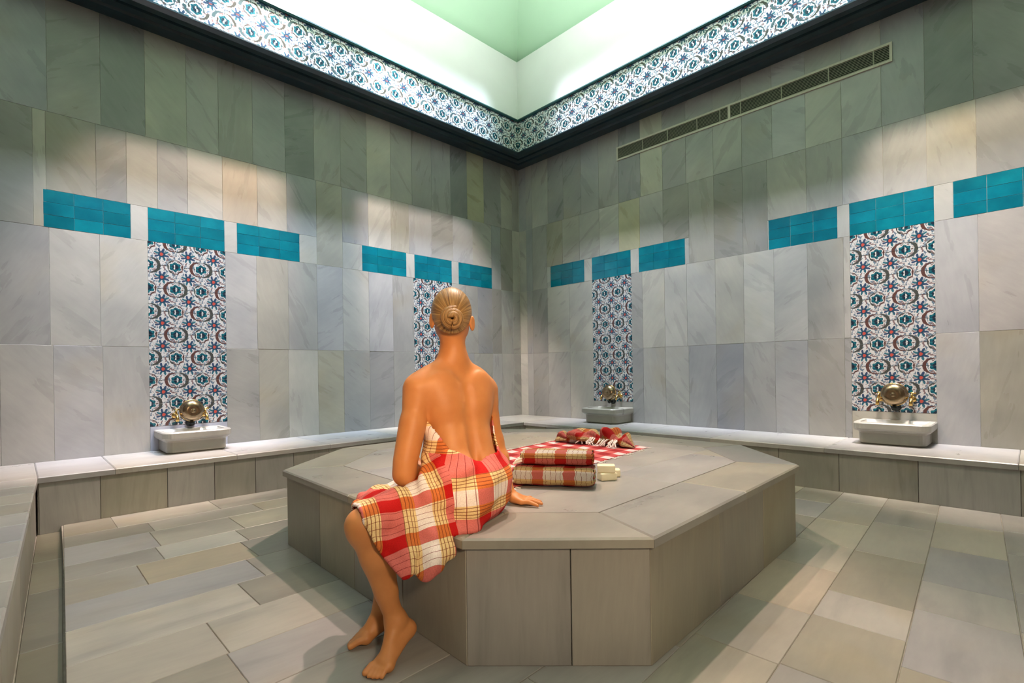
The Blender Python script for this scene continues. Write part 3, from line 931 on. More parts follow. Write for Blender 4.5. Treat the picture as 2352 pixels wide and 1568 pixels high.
rc = (-3.0, -3.2)
run = thing('checked_cloth', 'red and white checked cotton cloth spread flat on the platform', 'cloth', (rc[0], rc[1], PZ))
cs = [(-3.87-rc[0], -3.705-rc[1]), (-2.27-rc[0], -3.515-rc[1]), (-2.15-rc[0], -2.735-rc[1]), (-3.75-rc[0], -2.93-rc[1])]
me = cloth_grid('sheet', cs, 60, 30, lambda p, q, x: 0.0015+0.0025*(0.5+0.5*math.sin(p*31+4*math.sin(q*5)))*(0.5+0.5*math.sin(q*17+p*6)), M_CHECK, 1.61, 0.79)
so = link('sheet', me, None, run); solid(so, 0.003)
bm = bmesh.new()
for e0, e1, out in ((cs[0], cs[1], -1), (cs[3], cs[2], 1)):
    for i in range(46):
        p = (i+0.5)/46
        if (i % 5) > 2: continue
        x = e0[0]+(e1[0]-e0[0])*p; y = e0[1]+(e1[1]-e0[1])*p
        box_into(bm, x-0.005, x+0.005, min(y, y+out*0.03), max(y, y+out*0.03), 0.0008, 0.005)
tag(link('fringe', bm_mesh('fringe', bm), M_FRINGE, run), 'short white cotton fringe', kind='stuff')

# crumpled towel on the far end of the cloth
cr = thing('crumpled_towel', 'crumpled dark red and white plaid towel lying on the far end of the checked cloth', 'towel', (-2.36, -3.14, PZ+0.0085))
nu, nv = 60, 28
v, uv = [], []
r2 = random.Random(3)
ph = [r2.uniform(0, 6.28) for _ in range(8)]
for i in range(nu+1):
    p = i/nu
    ax_ = Vector((0.05*math.sin(p*5)-0.03, (p-0.5)*0.66))
    rad = (0.052+0.016*math.sin(p*19+ph[0])+0.012*math.sin(p*31+ph[1]))*min(1, 8*p+0.15, 8*(1-p)+0.15)
    for j in range(nv):
        a = 2*math.pi*j/nv
        k = 1+0.22*math.sin(3*a+p*14+ph[2])+0.14*math.sin(5*a-p*22+ph[3])
        z = max(0.0, rad*0.82+rad*0.85*k*math.sin(a))
        v.append((ax_.x+rad*1.5*k*math.cos(a), ax_.y, z)); uv.append((p*0.9, j/nv*0.36))
f = [(i*nv+j, i*nv+(j+1) % nv, (i+1)*nv+(j+1) % nv, (i+1)*nv+j) for i in range(nu) for j in range(nv)]
f += [tuple(range(nv)), tuple(reversed(range(nu*nv, nu*nv+nv)))]
me = mesh('bundle', v, f, True); lay = me.uv_layers.new(name='uv')
for lp in me.loops: lay.data[lp.index].uv = uv[lp.vertex_index]
link('bundle', me, M_PLAID2, cr)
bm = bmesh.new()
for i in range(26):
    y = -0.02+r2.uniform(-0.12, 0.22)*-1; x = -0.06-r2.uniform(0, 0.03)
    pv, pf = tube([(x, y, 0.05), (x-0.03, y+r2.uniform(-.02, .02), 0.03), (x-0.045, y+r2.uniform(-.03, .03), 0.006)], 0.0045, 6)
    vs = [bm.verts.new(q) for q in pv]
    for q in pf: bm.faces.new([vs[i_] for i_ in q])
tag(link('fringe', bm_mesh('fringe', bm), M_FRINGE, cr), 'knotted white fringe', kind='stuff')


def folded(label, loc, rz, w, d, hgt, mat, u0, v0):
    """a towel folded to a thick pad with a rounded fold in front; x along the fold"""
    t = thing('folded_towel', label, 'towel', loc, rz, None)
    n = 24; nx = 30; vv, uu = [], []
    for i in range(nx+1):
        x = -w/2+w*i/nx
        e = 1-0.10*max(0, 1-min(i, nx-i)/1.5)
        for j in range(n):
            a = 2*math.pi*j/n
            cx, sx = math.cos(a), math.sin(a)
            yy = d/2*math.copysign(abs(cx)**0.45, cx)
            zz = hgt/2*math.copysign(abs(sx)**0.62, sx)*(1+0.04*math.sin(x*40+j))
            vv.append((x+0.004*math.sin(j*2.1+i), yy*e, max(0.0, hgt/2+zz*e))); uu.append((u0+x, v0+j/n*(2*d+2*hgt)*0.9))
    ff = [(i*n+j, i*n+(j+1) % n, (i+1)*n+(j+1) % n, (i+1)*n+j) for i in range(nx) for j in range(n)]
    ff += [tuple(range(n)), tuple(reversed(range(nx*n, nx*n+n)))]
    me = mesh('pad', vv, ff, True); lay = me.uv_layers.new(name='uv')
    for lp in me.loops: lay.data[lp.index].uv = uu[lp.vertex_index]
    link('pad', me, mat, t)
    # layers of cloth that show at the right-hand end
    for k in range(3):
        z = hgt*(0.25+0.25*k)
        v1, f1 = tube([(w/2+0.001, -d/2*0.8, z), (w/2+0.003, 0, z+0.002), (w/2+0.001, d/2*0.8, z)], 0.006, 6)
        me = mesh('layer_edge', v1, f1, True); l1 = me.uv_layers.new(name='uv')
        for lp in me.loops: l1.data[lp.index].uv = (u0+0.02, v0+me.vertices[lp.vertex_index].co.y)
        link('layer_edge', me, mat, t)
    bm = bmesh.new()
    rr = random.Random(int(loc[2]*1000))
    for k in range(14):
        z = hgt*rr.uniform(0.15, 0.6); y = rr.uniform(-d/2*0.9, d/2*0.2)
        pv, pf = tube([(-w/2+0.01, y, z), (-w/2-0.018, y-0.01, z*0.7), (-w/2-0.034, y-0.012+rr.uniform(-.01, .01), 0.006)], [0.005, 0.006, 0.004], 6)
        vs = [bm.verts.new(q) for q in pv]
        for q in pf: bm.faces.new([vs[i_] for i_ in q])
    tag(link('fringe', bm_mesh('fringe', bm), M_FRINGE, t), 'white fringe at the left end', kind='stuff')
    return t


p0, p1 = Vector((-3.792, -3.686)), Vector((-3.581, -4.003))
dv = (p1-p0).normalized(); nrm = Vector((-dv.y, dv.x))
if nrm.x < 0: nrm = -nrm
rzt = math.atan2(dv.y, dv.x)
mid = (p0+p1)/2+nrm*0.085
folded('folded red and white plaid towel at the bottom of the pair on the platform', (mid.x, mid.y, PZ+0.0085), rzt, 0.385, 0.17, 0.092, M_PLAID2, 0.045, 0.02)
mid2 = (p0+p1)/2+nrm*0.105+dv*0.012
folded('folded orange and white plaid towel lying on top of the other folded towel', (mid2.x, mid2.y, PZ+0.1045), rzt+0.01, 0.345, 0.155, 0.066, M_PLAID2, 0.10, 0.115)


def soap(label, loc, rz):
    t = tag(link('soap_bar', box('soap_bar', -0.045, 0.045, -0.029, 0.029, 0.0, 0.038, 0.006, 3), M_SOAP, None, loc, rz), label, 'soap', 'cream soap bars beside the folded towels')
    for p in t.data.polygons: p.use_smooth = True
    return t


soap('cream soap bar at the bottom of the little stack beside the towels', (-3.345, -3.915, PZ+0.0004), rzt+0.5)
soap('cream soap bar on top of the other soap beside the towels', (-3.342, -3.908, PZ+0.0388), rzt+0.08)
soap('cream soap bar lying flat behind the soap stack', (-3.252, -3.878, PZ+0.0004), rzt+0.1)

# ------------------------------------------------------------------ the seated woman
# her own axes: x to the right, y away, as seen from where the visitor stands; heights from the floor
SEAT = cw(-0.19, 2.0, 0.0)
person = thing('person', 'woman with blonde bun, bare back, in a plaid towel, seated on the marble platform', 'person', SEAT, math.radians(YAW))
OX, OY = -0.19, 2.0


def to_local(x, y):
    d = Vector((x-SEAT.x, y-SEAT.y)); c, s = math.cos(math.radians(YAW)), math.sin(math.radians(YAW))
    return (c*d.x+s*d.y+OX, -s*d.x+c*d.y+OY)


class Field:
    """signed distance on a grid, built from tapered capsules blended together"""
    def __init__(self, lo, hi, h):
        self.h = h; self.lo = np.array(lo, float)
        n = np.ceil((np.array(hi)-self.lo)/h).astype(int)+1
        self.n = n
        self.g = [self.lo[i]+h*np.arange(n[i]) for i in range(3)]
        self.d = np.full(n, 1.0, np.float32)

    def win(self, lo, hi):
        sl = []
        for i in range(3):
            a = max(0, int(math.floor((lo[i]-self.lo[i])/self.h))); b = min(self.n[i], int(math.ceil((hi[i]-self.lo[i])/self.h))+1)
            if b <= a: return None, None
            sl.append(slice(a, b))
        X, Y, Z = np.meshgrid(self.g[0][sl[0]], self.g[1][sl[1]], self.g[2][sl[2]], indexing='ij', sparse=True)
        return tuple(sl), (X, Y, Z)

    @staticmethod
    def smin(a, b, k):
        if k <= 0: return np.minimum(a, b)
        h = np.maximum(k-np.abs(a-b), 0)/k
        return np.minimum(a, b)-h*h*k*0.25

    def cone(self, a, b, ra, rb, k=0.02, pad=0.05):
        a, b = np.array(a, float), np.array(b, float)
        R = max(ra, rb)+pad+k
        sl, P = self.win(np.minimum(a, b)-R, np.maximum(a, b)+R)
        if sl is None: return
        ab = b-a; L2 = float(ab@ab)+1e-9
        t = ((P[0]-a[0])*ab[0]+(P[1]-a[1])*ab[1]+(P[2]-a[2])*ab[2])/L2
        t = np.clip(t, 0, 1)
        d = np.sqrt((P[0]-a[0]-t*ab[0])**2+(P[1]-a[1]-t*ab[1])**2+(P[2]-a[2]-t*ab[2])**2)-(ra+(rb-ra)*t)
        self.d[sl] = self.smin(self.d[sl], d, k)

    def ell(self, c, r, rz=0.0, k=0.02, pad=0.05, rx=0.0, cut=False):
        c = np.array(c, float); R = max(r)+pad+k
        sl, P = self.win(c-R, c+R)
        if sl is None: return
        x, y, z = P[0]-c[0], P[1]-c[1], P[2]-c[2]
        cc, ss = math.cos(rz), math.sin(rz); x, y = cc*x+ss*y, -ss*x+cc*y
        cc, ss = math.cos(rx), math.sin(rx); y, z = cc*y+ss*z, -ss*y+cc*z
        k0 = np.sqrt((x/r[0])**2+(y/r[1])**2+(z/r[2])**2); k1 = np.sqrt((x/r[0]**2)**2+(y/r[1]**2)**2+(z/r[2]**2)**2)+1e-9
        d = k0*(k0-1)/k1
        if cut: self.d[sl] = -self.smin(-self.d[sl], d, k)
        else: self.d[sl] = self.smin(self.d[sl], d, k)

    def groove(self, a, b, r, k):
        a, b = np.array(a, float), np.array(b, float); R = r+0.06+k
        sl, P = self.win(np.minimum(a, b)-R, np.maximum(a, b)+R)
        ab = b-a; t = np.clip(((P[0]-a[0])*ab[0]+(P[1]-a[1])*ab[1]+(P[2]-a[2])*ab[2])/float(ab@ab), 0, 1)
        d = np.sqrt((P[0]-a[0]-t*ab[0])**2+(P[1]-a[1]-t*ab[1])**2+(P[2]-a[2]-t*ab[2])**2)-r
        self.d[sl] = -self.smin(-self.d[sl], d, k)

    def blend(self, other, k):
        self.d = self.smin(self.d, other.d, k)

    def full(self):
        return np.meshgrid(*self.g, indexing='ij', sparse=True)

    def surface(self):
        """surface nets: one vertex in each cell the surface passes through"""
        d = self.d; s = d < 0
        n = d.shape
        acc = np.zeros((n[0]-1, n[1]-1, n[2]-1), np.int8)
        for i in (0, 1):
            for j in (0, 1):
                for k in (0, 1):
                    acc += s[i:n[0]-1+i, j:n[1]-1+j, k:n[2]-1+k]
        cells = np.argwhere((acc > 0) & (acc < 8))
        idx = np.full(acc.shape, -1, np.int64); idx[tuple(cells.T)] = np.arange(len(cells))
        corners = np.array([(i, j, k) for i in (0, 1) for j in (0, 1) for k in (0, 1)])
        vals = np.stack([d[tuple((cells+c).T)] for c in corners], 1)
        edges = [(a, b) for a in range(8) for b in range(a+1, 8) if np.abs(corners[a]-corners[b]).sum() == 1]
        P = np.zeros((len(cells), 3)); cnt = np.zeros(len(cells))
        for a, b in edges:
            va, vb = vals[:, a], vals[:, b]; m = (va < 0) != (vb < 0)
            t = np.where(m, va/(va-vb+1e-12*(va == vb)), 0)
            P += np.where(m[:, None], corners[a]+t[:, None]*(corners[b]-corners[a]), 0); cnt += m
        P = self.lo+self.h*(cells+P/cnt[:, None])
        quads = []
        for ax in range(3):
            u, v = (ax+1) % 3, (ax+2) % 3
            sa = [slice(1, -1)]*3; sb = [slice(1, -1)]*3
            sa[ax] = slice(0, n[ax]-1); sb[ax] = slice(1, n[ax])
            A, B = s[tuple(sa)], s[tuple(sb)]
            e = np.argwhere(A != B)
            inside = A[tuple(e.T)]
            off = np.array([1, 1, 1]); off[ax] = 0
            e = e+off
            eu = np.zeros(3, int); eu[u] = 1; ev = np.zeros(3, int); ev[v] = 1
            q = np.stack([idx[tuple((e-eu-ev).T)], idx[tuple((e-ev).T)], idx[tuple(e.T)], idx[tuple((e-eu).T)]], 1)
            q[~inside] = q[~inside][:, ::-1]
            quads.append(q)
        Q = np.concatenate(quads)
        return P, Q[(Q >= 0).all(1)]


def grid_mesh(name, P, Q, shift=True):
    me = bpy.data.meshes.new(name)
    P = P-np.array([OX, OY, 0])
    me.vertices.add(len(P)); me.vertices.foreach_set('co', P.astype(np.float32).ravel())
    me.loops.add(len(Q)*4); me.polygons.add(len(Q))
    me.loops.foreach_set('vertex_index', Q.ravel().astype(np.int32))
    me.polygons.foreach_set('loop_start', np.arange(0, len(Q)*4, 4, dtype=np.int32))
    me.polygons.foreach_set('use_smooth', np.ones(len(Q), bool))
    me.update(); me.validate()
    return me


def relax(P, Q, it, lam=0.5):
    E = np.concatenate([Q[:, [0, 1]], Q[:, [1, 2]], Q[:, [2, 3]], Q[:, [3, 0]]])
    for _ in range(it):
        S = np.zeros_like(P); c = np.zeros(len(P))
        for a, b in ((0, 1), (1, 0)):
            for ax in range(3): S[:, ax] += np.bincount(E[:, a], P[E[:, b], ax], len(P))
            c += np.bincount(E[:, a], minlength=len(P))
        P = P+lam*(S/np.maximum(c, 1)[:, None]-P)
    return P


OCT_L = [to_local(*p) for p in OCT]


def platform_dist(X, Y, grow=0.0):
    """signed distance to the platform outline (negative inside)"""
    d = None
    n = len(OCT_L)
    for i in range(n):
        a, b = np.array(OCT_L[i]), np.array(OCT_L[(i+1) % n])
        e = (b-a)/np.linalg.norm(b-a); nn = np.array([e[1], -e[0]])
        c = np.mean(OCT_L, 0)
        if nn@(c-a) > 0: nn = -nn
        q = (X-a[0])*nn[0]+(Y-a[1])*nn[1]
        d = q if d is None else np.maximum(d, q)
    return d-grow


V = lambda *p: np.array(p, float)
SL, SR = V(-0.362, 1.965, 0.945), V(-0.118, 2.165, 0.930)       # shoulders
q = (SR-SL); q[2] = 0; q /= np.linalg.norm(q)                    # across the back, left to right
nb = V(q[1], -q[0], 0)                                           # out of her back
HIP = V(-0.185, 1.985, 0.530)
hq = V(0.35, 0.937, 0)                                           # across the hips
LH, RH = HIP-hq*0.085, HIP+hq*0.085
LK, RK = V(-0.515, 1.725, 0.485), V(-0.555, 2.04, 0.480)         # knees
LA, RA = V(-0.425, 1.800, 0.130), V(-0.500, 1.935, 0.125)        # ankles
LE, LWR = V(-0.405, 1.885, 0.625), V(-0.385, 2.10, 0.59)        # left elbow and wrist
RE, RWR = V(-0.080, 2.20, 0.700), V(-0.022, 2.165, 0.492)        # right elbow and wrist


def torso(F, grow=0.0, upto=9):
    g = grow
    C = lambda x, y, z: V(x, y, z)
    F.cone(C(-0.188, 1.99, 0.56)-hq*0.07, C(-0.188, 1.99, 0.56)+hq*0.07, 0.118+g, 0.118+g, 0.03)
    F.cone(C(-0.17, 1.955, 0.53)-hq*0.05, C(-0.155, 1.985, 0.53)+hq*0.06, 0.100+g, 0.100+g, 0.04)
    w = C(-0.210, 2.03, 0.735)
    F.cone(C(-0.19, 1.995, 0.60)-q*0.055, w-q*0.045, 0.100+g, 0.074+g, 0.05)
    F.cone(C(-0.19, 1.995, 0.60)+q*0.055, w+q*0.045, 0.100+g, 0.074+g, 0.05)
    r = C(-0.232, 2.065, 0.865)
    F.cone(w-q*0.045, r-q*0.062, 0.074+g, 0.084+g, 0.05)
    F.cone(w+q*0.045, r+q*0.062, 0.074+g, 0.084+g, 0.05)
    F.cone(r-q*0.060, r+q*0.060, 0.084+g, 0.084+g, 0.05)
    F.cone(r-nb*0.075-q*0.065-V(0, 0, .01), r-nb*0.075-q*0.05-V(0, 0, .01), 0.055+g, 0.055+g, 0.05)   # bust, on the far side
    F.cone(r-nb*0.075+q*0.065-V(0, 0, .01), r-nb*0.075+q*0.05-V(0, 0, .01), 0.055+g, 0.055+g, 0.05)


h_ = 0.0045
F = Field((-0.74, 1.58, -0.02), (0.17, 2.42, 1.42), h_)
torso(F)
r = V(-0.232, 2.065, 0.865)
# shoulder girdle, neck
u = V(-0.238, 2.068, 0.955)
F.cone(r-q*0.055, u-q*0.085, 0.080, 0.058, 0.05); F.cone(r+q*0.055, u+q*0.085, 0.080, 0.058, 0.05)
F.cone(SL+q*0.03+V(0, 0, .005), SR-q*0.03+V(0, 0, .005), 0.053, 0.053, 0.05)
F.cone(V(-0.240, 2.052, 1.06), SL+q*0.035+V(0, 0, .025), 0.032, 0.036, 0.05); F.cone(V(-0.236, 2.062, 1.06), SR-q*0.035+V(0, 0, .025), 0.032, 0.036, 0.05)
F.cone(V(-0.238, 2.065, 0.98), V(-0.240, 2.055, 1.16), 0.051, 0.045, 0.05)
# shoulder blades, spine
F.ell(u-q*0.085+nb*0.060+V(0, 0, -0.035), (0.050, 0.022, 0.075), math.atan2(q[1], q[0])-0.2, 0.05)
F.ell(u+q*0.085+nb*0.057+V(0, 0, -0.035), (0.045, 0.020, 0.070), math.atan2(q[1], q[0])+0.2, 0.05)
F.groove(V(-0.232, 2.065, 0.93)+nb*0.098, V(-0.205, 2.02, 0.66)+nb*0.100, 0.012, 0.035)
# shoulders and arms
G = Field((-0.74, 1.58, -0.02), (0.17, 2.42, 1.42), h_)
G.cone(SL, SL+V(0, 0, -0.05), 0.056, 0.052, 0.03)
G.cone(SL+V(-.004, -.004, -.02), LE, 0.050, 0.037, 0.03)
G.cone(SL*0.5+LE*0.5+V(0.004, 0.0, 0.02), LE+V(0, 0, .05), 0.045, 0.038, 0.03)
G.cone(LE, LE*0.65+LWR*0.35, 0.037, 0.038, 0.03); G.cone(LE*0.65+LWR*0.35, LWR, 0.038, 0.026, 0.03)
G.cone(SR, SR+V(0, 0, -0.05), 0.052, 0.048, 0.03)
G.cone(SR+V(.004, .004, -.02), RE, 0.046, 0.035, 0.03)
G.cone(RE, RE*0.65+RWR*0.35, 0.035, 0.036, 0.03); G.cone(RE*0.65+RWR*0.35, RWR, 0.036, 0.024, 0.03)
# right hand flat on the stone, fingers pointing to the right
zt = PZ+0.009
def hand(G, wrist, palm, across, tips, thumb, bend=0.0):
    kn = []
    for k in range(4):
        f_ = (k-1.5)/1.5
        kn.append(palm+across*(0.030*f_))
    G.cone(wrist, palm*0.45+wrist*0.55, 0.024, 0.024, 0.02)
    for k in range(4):
        G.cone(wrist*0.75+palm*0.25+across*(0.012*(k-1.5)), kn[k], 0.016, 0.0125, 0.012)
    for k, tip in enumerate(tips):
        m = kn[k]*0.52+tip*0.48+V(0, 0, bend)
        G.cone(kn[k], m, 0.0105, 0.0092, 0.004); G.cone(m, tip, 0.0092, 0.0072, 0.004)
    G.cone(wrist*0.75+palm*0.25+thumb[0], thumb[1], 0.014, 0.011, 0.010); G.cone(thumb[1], thumb[2], 0.0105, 0.008, 0.004)
palm = V(0.040, 2.140, zt+0.008)
hand(G, RWR+V(0.006, -.004, -0.022), palm, V(0.30, 0.95, 0), [V(0.098, 2.082, zt), V(0.116, 2.112, zt), V(0.113, 2.142, zt), V(0.088, 2.178, zt)][::1],
     (V(0.0, 0.02, 0), V(0.020, 2.205, zt+0.006), V(0.048, 2.222, zt)), 0.006)
# left hand resting in the lap
palm = V(-0.400, 2.155, 0.610)
hand(G, LWR, palm, V(0.2, 0.35, -0.9), [palm+V(-0.055, 0.045, 0.012), palm+V(-0.06, 0.065, 0.0), palm+V(-0.058, 0.06, -0.02), palm+V(-0.045, 0.045, -0.035)],
     (V(0, 0, 0.018), LWR+V(-0.03, 0.02, 0.045), LWR+V(-0.045, 0.05, 0.05)), 0.008)
F.blend(G, 0.018)
# legs
G = Field((-0.74, 1.58, -0.02), (0.17, 2.42, 1.42), h_)
for H_, K_, A_ in ((LH, LK, LA), (RH, RK, RA)):
    G.cone(H_, K_, 0.088, 0.052, 0.03)
    G.cone(K_, K_+V(0, 0, -0.02), 0.052, 0.050, 0.03)
    back = (H_-K_); back[2] = 0; back /= np.linalg.norm(back)
    c_ = K_*0.68+A_*0.32+back*0.018
    G.cone(K_+back*0.006, c_, 0.046, 0.055, 0.03); G.cone(c_, K_*0.3+A_*0.7+back*0.004, 0.055, 0.036, 0.03)
    G.cone(K_*0.3+A_*0.7, A_, 0.034, 0.028, 0.02)
    G.cone(K_-back*0.012, A_-back*0.006, 0.038, 0.026, 0.02)
def foot(G, A_, heel, ball, toes, across):
    G.cone(A_, heel, 0.030, 0.027, 0.02)
    G.cone(A_+V(0, 0, -0.005), ball, 0.030, 0.022, 0.03)
    G.cone(heel, ball-across*0.016, 0.025, 0.018, 0.02); G.cone(heel, ball+across*0.018, 0.024, 0.017, 0.02)
    G.cone(ball-across*0.022, ball+across*0.022, 0.018, 0.018, 0.015)
    m = heel*0.5+A_*0.5
    G.cone(A_+across*0.018, A_-across*0.018, 0.022, 0.022, 0.015)                      # ankle bones
    for k, tp in enumerate(toes):
        s_ = ball+across*(0.026-0.0125*k)*(1 if True else 0)
        r0 = 0.0125 if k == 0 else 0.0088
        mid_ = s_*0.45+tp*0.55+V(0, 0, 0.006)
        G.cone(s_, mid_, r0+0.002, r0, 0.006); G.cone(mid_, tp, r0, r0*0.9, 0.003)
# left foot, heel lifted, toes towards the visitor's left
fd = V(-0.62, -0.78, 0); fx = V(0.78, -0.62, 0)
ballL = V(-0.442, 1.705, 0.026)
foot(G, LA, V(-0.388, 1.818, 0.085), ballL, [ballL+fd*0.060-fx*0.026+V(0, 0, -.012), ballL+fd*0.060-fx*0.006+V(0, 0, -.015), ballL+fd*0.054+fx*0.008+V(0, 0, -.016), ballL+fd*0.046+fx*0.020+V(0, 0, -.016), ballL+fd*0.036+fx*0.032+V(0, 0, -.016)], -fx)
fd2 = V(-0.88, -0.47, 0); fx2 = V(0.47, -0.88, 0)
ballR = V(-0.560, 1.885, 0.026)
foot(G, RA, V(-0.475, 1.945, 0.070), ballR, [ballR+fd2*0.058+fx2*0.026+V(0, 0, -.012), ballR+fd2*0.060+fx2*0.006+V(0, 0, -.015), ballR+fd2*0.054-fx2*0.008+V(0, 0, -.016), ballR+fd2*0.046-fx2*0.020+V(0, 0, -.016), ballR+fd2*0.036-fx2*0.032+V(0, 0, -.016)], fx2)
F.blend(G, 0.025)
# head: cranium, face looking away, jaw, nose, lips, ears
HC = V(-0.240, 2.045, 1.238)
hf = V(-0.12, 0.993, 0)                                          # where she looks
hx = V(0.993, 0.12, 0)
G = Field((-0.40, 1.86, 1.0), (-0.08, 2.24, 1.42), h_)
yaw = math.atan2(hf[1], hf[0])-math.pi/2
G.ell(HC, (0.074, 0.092, 0.094), yaw, 0.02)
G.cone(HC+hf*0.045+V(0, 0, -0.04), HC+hf*0.065+V(0, 0, -0.095), 0.058, 0.034, 0.03)
G.cone(HC+hf*0.03-hx*0.036+V(0, 0, -0.07), HC+hf*0.072-hx*0.010+V(0, 0, -0.103), 0.026, 0.022, 0.03)
G.cone(HC+hf*0.03+hx*0.036+V(0, 0, -0.07), HC+hf*0.072+hx*0.010+V(0, 0, -0.103), 0.026, 0.022, 0.03)
G.cone(HC+hf*0.094+V(0, 0, -0.015), HC+hf*0.112+V(0, 0, -0.045), 0.009, 0.013, 0.015)       # nose
for sg in (-1, 1):
    G.ell(HC+hf*0.092+hx*0.032*sg+V(0, 0, -0.012), (0.016, 0.012, 0.010), yaw, 0.015, cut=True)
    G.ell(HC+hf*0.080+hx*0.032*sg+V(0, 0, -0.014), (0.013, 0.013, 0.010), yaw, 0.004)       # eyes
    e = HC+hx*0.0745*sg-hf*0.006+V(0, 0, -0.038-0.006*sg)
    G.ell(e-hf*0.010+hx*0.006*sg, (0.009, 0.018, 0.032), yaw-0.45*sg, 0.006)
    G.ell(e-hf*0.020+hx*0.010*sg, (0.006, 0.012, 0.020), yaw-0.45*sg, 0.006, cut=True)
G.cone(HC+hf*0.100-hx*0.018+V(0, 0, -0.072), HC+hf*0.100+hx*0.018+V(0, 0, -0.072), 0.007, 0.007, 0.006)
G.cone(HC+V(0, 0, -0.04)-hf*0.01, V(-0.240, 2.055, 1.10), 0.054, 0.045, 0.03)
sl, _ = F.win(G.lo+1e-6, G.lo+h_*(G.n-1))
a0 = np.round((G.lo-F.lo)/h_).astype(int)
G2 = F.d[a0[0]:a0[0]+G.n[0], a0[1]:a0[1]+G.n[1], a0[2]:a0[2]+G.n[2]]
gd = G.d[:G2.shape[0], :G2.shape[1], :G2.shape[2]]
F.d[a0[0]:a0[0]+gd.shape[0], a0[1]:a0[1]+gd.shape[1], a0[2]:a0[2]+gd.shape[2]] = Field.smin(G2, gd, 0.012)
# she sits on the stone, does not sink into it, and her toes rest on the floor
X, Y, Z = F.full()
pd = platform_dist(X, Y, 0.004)
F.d = np.maximum(F.d, np.minimum(PZ+0.0015-Z, -pd).astype(np.float32))
F.d = np.maximum(F.d, (0.001-Z).astype(np.float32))
P, Q = F.surface()
P = relax(P, Q, 2, 0.4)


def skin():
    t = NT('skin', 0.48, 0.4)
    tc = t.node('ShaderNodeTexCoord')
    n = t.noise(tc.outputs['Object'], 14, 5)
    c = t.ramp(n, (0.3, (0.52, 0.215, 0.072)), (0.7, (0.60, 0.26, 0.09)))
    t.base(c)
    t.b.inputs['Subsurface Weight'].default_value = 0.12
    t.b.inputs['Subsurface Radius'].default_value = (0.03, 0.012, 0.006)
    t.bump(t.noise(tc.outputs['Object'], 300, 2), 0.05, 0.001)
    return t.m


body = link('body', grid_mesh('body', P, Q), skin(), person)

# hair, combed back into a bun
def hair_mat():
    t = NT('blonde_hair', 0.42, 0.5)
    uvn = t.node('ShaderNodeUVMap', uv_map='uv')
    mp = t.node('ShaderNodeMapping'); t.put(mp.inputs[0], uvn.outputs[0]); mp.inputs['Scale'].default_value = (70, 2.2, 1)
    n = t.noise(mp.outputs[0], 1.0, 4, 0.6)
    c = t.ramp(n, (0.30, (0.10, 0.052, 0.016)), (0.50, (0.30, 0.175, 0.062)), (0.70, (0.52, 0.34, 0.14)))
    t.base(c); t.bump(n, 0.5, 0.004)
    return t.m


M_HAIR = hair_mat()
G = Field((-0.40, 1.84, 1.0), (-0.08, 2.24, 1.42), 0.004)
G.ell(HC+V(0, -0.002, 0.003), (0.0815, 0.099, 0.1015), yaw, 0.02)
G.cone(HC-hf*0.045+V(0, 0, -0.035), HC-hf*0.030+V(0, 0, -0.075), 0.052, 0.047, 0.03)
X, Y, Z = G.full()
lf = (X-HC[0])*hf[0]+(Y-HC[1])*hf[1]; lx = np.abs((X-HC[0])*hx[0]+(Y-HC[1])*hx[1]); lz = Z-HC[2]
G.d = np.maximum(G.d, (lf-0.055-0.35*lz).astype(np.float32))                         # hairline at the brow
G.d = np.maximum(G.d, (-(lz+0.030)-np.maximum(0, -lf*0.95-0.012)).astype(np.float32)*0.8)   # round the ears and across the nape
G.d = np.maximum(G.d, (-(lz+0.100)+0.25*np.maximum(lx-0.02, 0)).astype(np.float32))
P, Q = G.surface(); P = relax(P, Q, 2, 0.5)
me = grid_mesh('hair', P, Q)
bun = HC-hf*0.094+V(0.004, 0, -0.030)
lay = me.uv_layers.new(name='uv')
A = P-bun
au = np.arctan2(A[:, 2], A@hx)/(2*math.pi); av = np.sqrt((A@hx)**2+A[:, 2]**2)*4
li = np.empty(len(me.loops), np.int32); me.loops.foreach_get('vertex_index', li)
lay.data.foreach_set('uv', np.stack([au[li], av[li]], 1).astype(np.float32).ravel())
hair = link('hair', me, M_HAIR, person)
# the bun: one rope of hair wound round itself
pts, rad = [], []
for i in range(76):
    a = i/75; th = 1.2+a*4.6*math.pi
    rr = 0.036-0.026*a
    pts.append(bun+hx*rr*math.cos(th)+V(0, 0, 1)*rr*math.sin(th)-hf*(0.002+0.030*a)); rad.append(0.0155-0.004*a)
v, f = tube(pts, rad, 14)
me = mesh('bun', [(p[0]-OX, p[1]-OY, p[2]) for p in v], f, True)
lay = me.uv_layers.new(name='uv')
for lp in me.loops: lay.data[lp.index].uv = ((lp.vertex_index % 14)/14*0.35, (lp.vertex_index//14)*0.05)
link('bun', me, M_HAIR, hair)
# ------------------------------------------------------------------ the plaid towel she wears
h2 = 0.0055
T = Field((-0.72, 1.56, 0.26), (0.02, 2.36, 1.0), h2)
torso(T, 0.017)
for H_, K_ in ((LH, LK), (RH, RK)):
    T.cone(H_, K_, 0.098, 0.064, 0.05)
lap = 12
for i in range(1, lap):                                          # cloth stretched from thigh to thigh
    f_ = i/lap
    T.cone(LH*(1-f_)+RH*f_, LK*(1-f_)+RK*f_, 0.088, 0.050, 0.03)
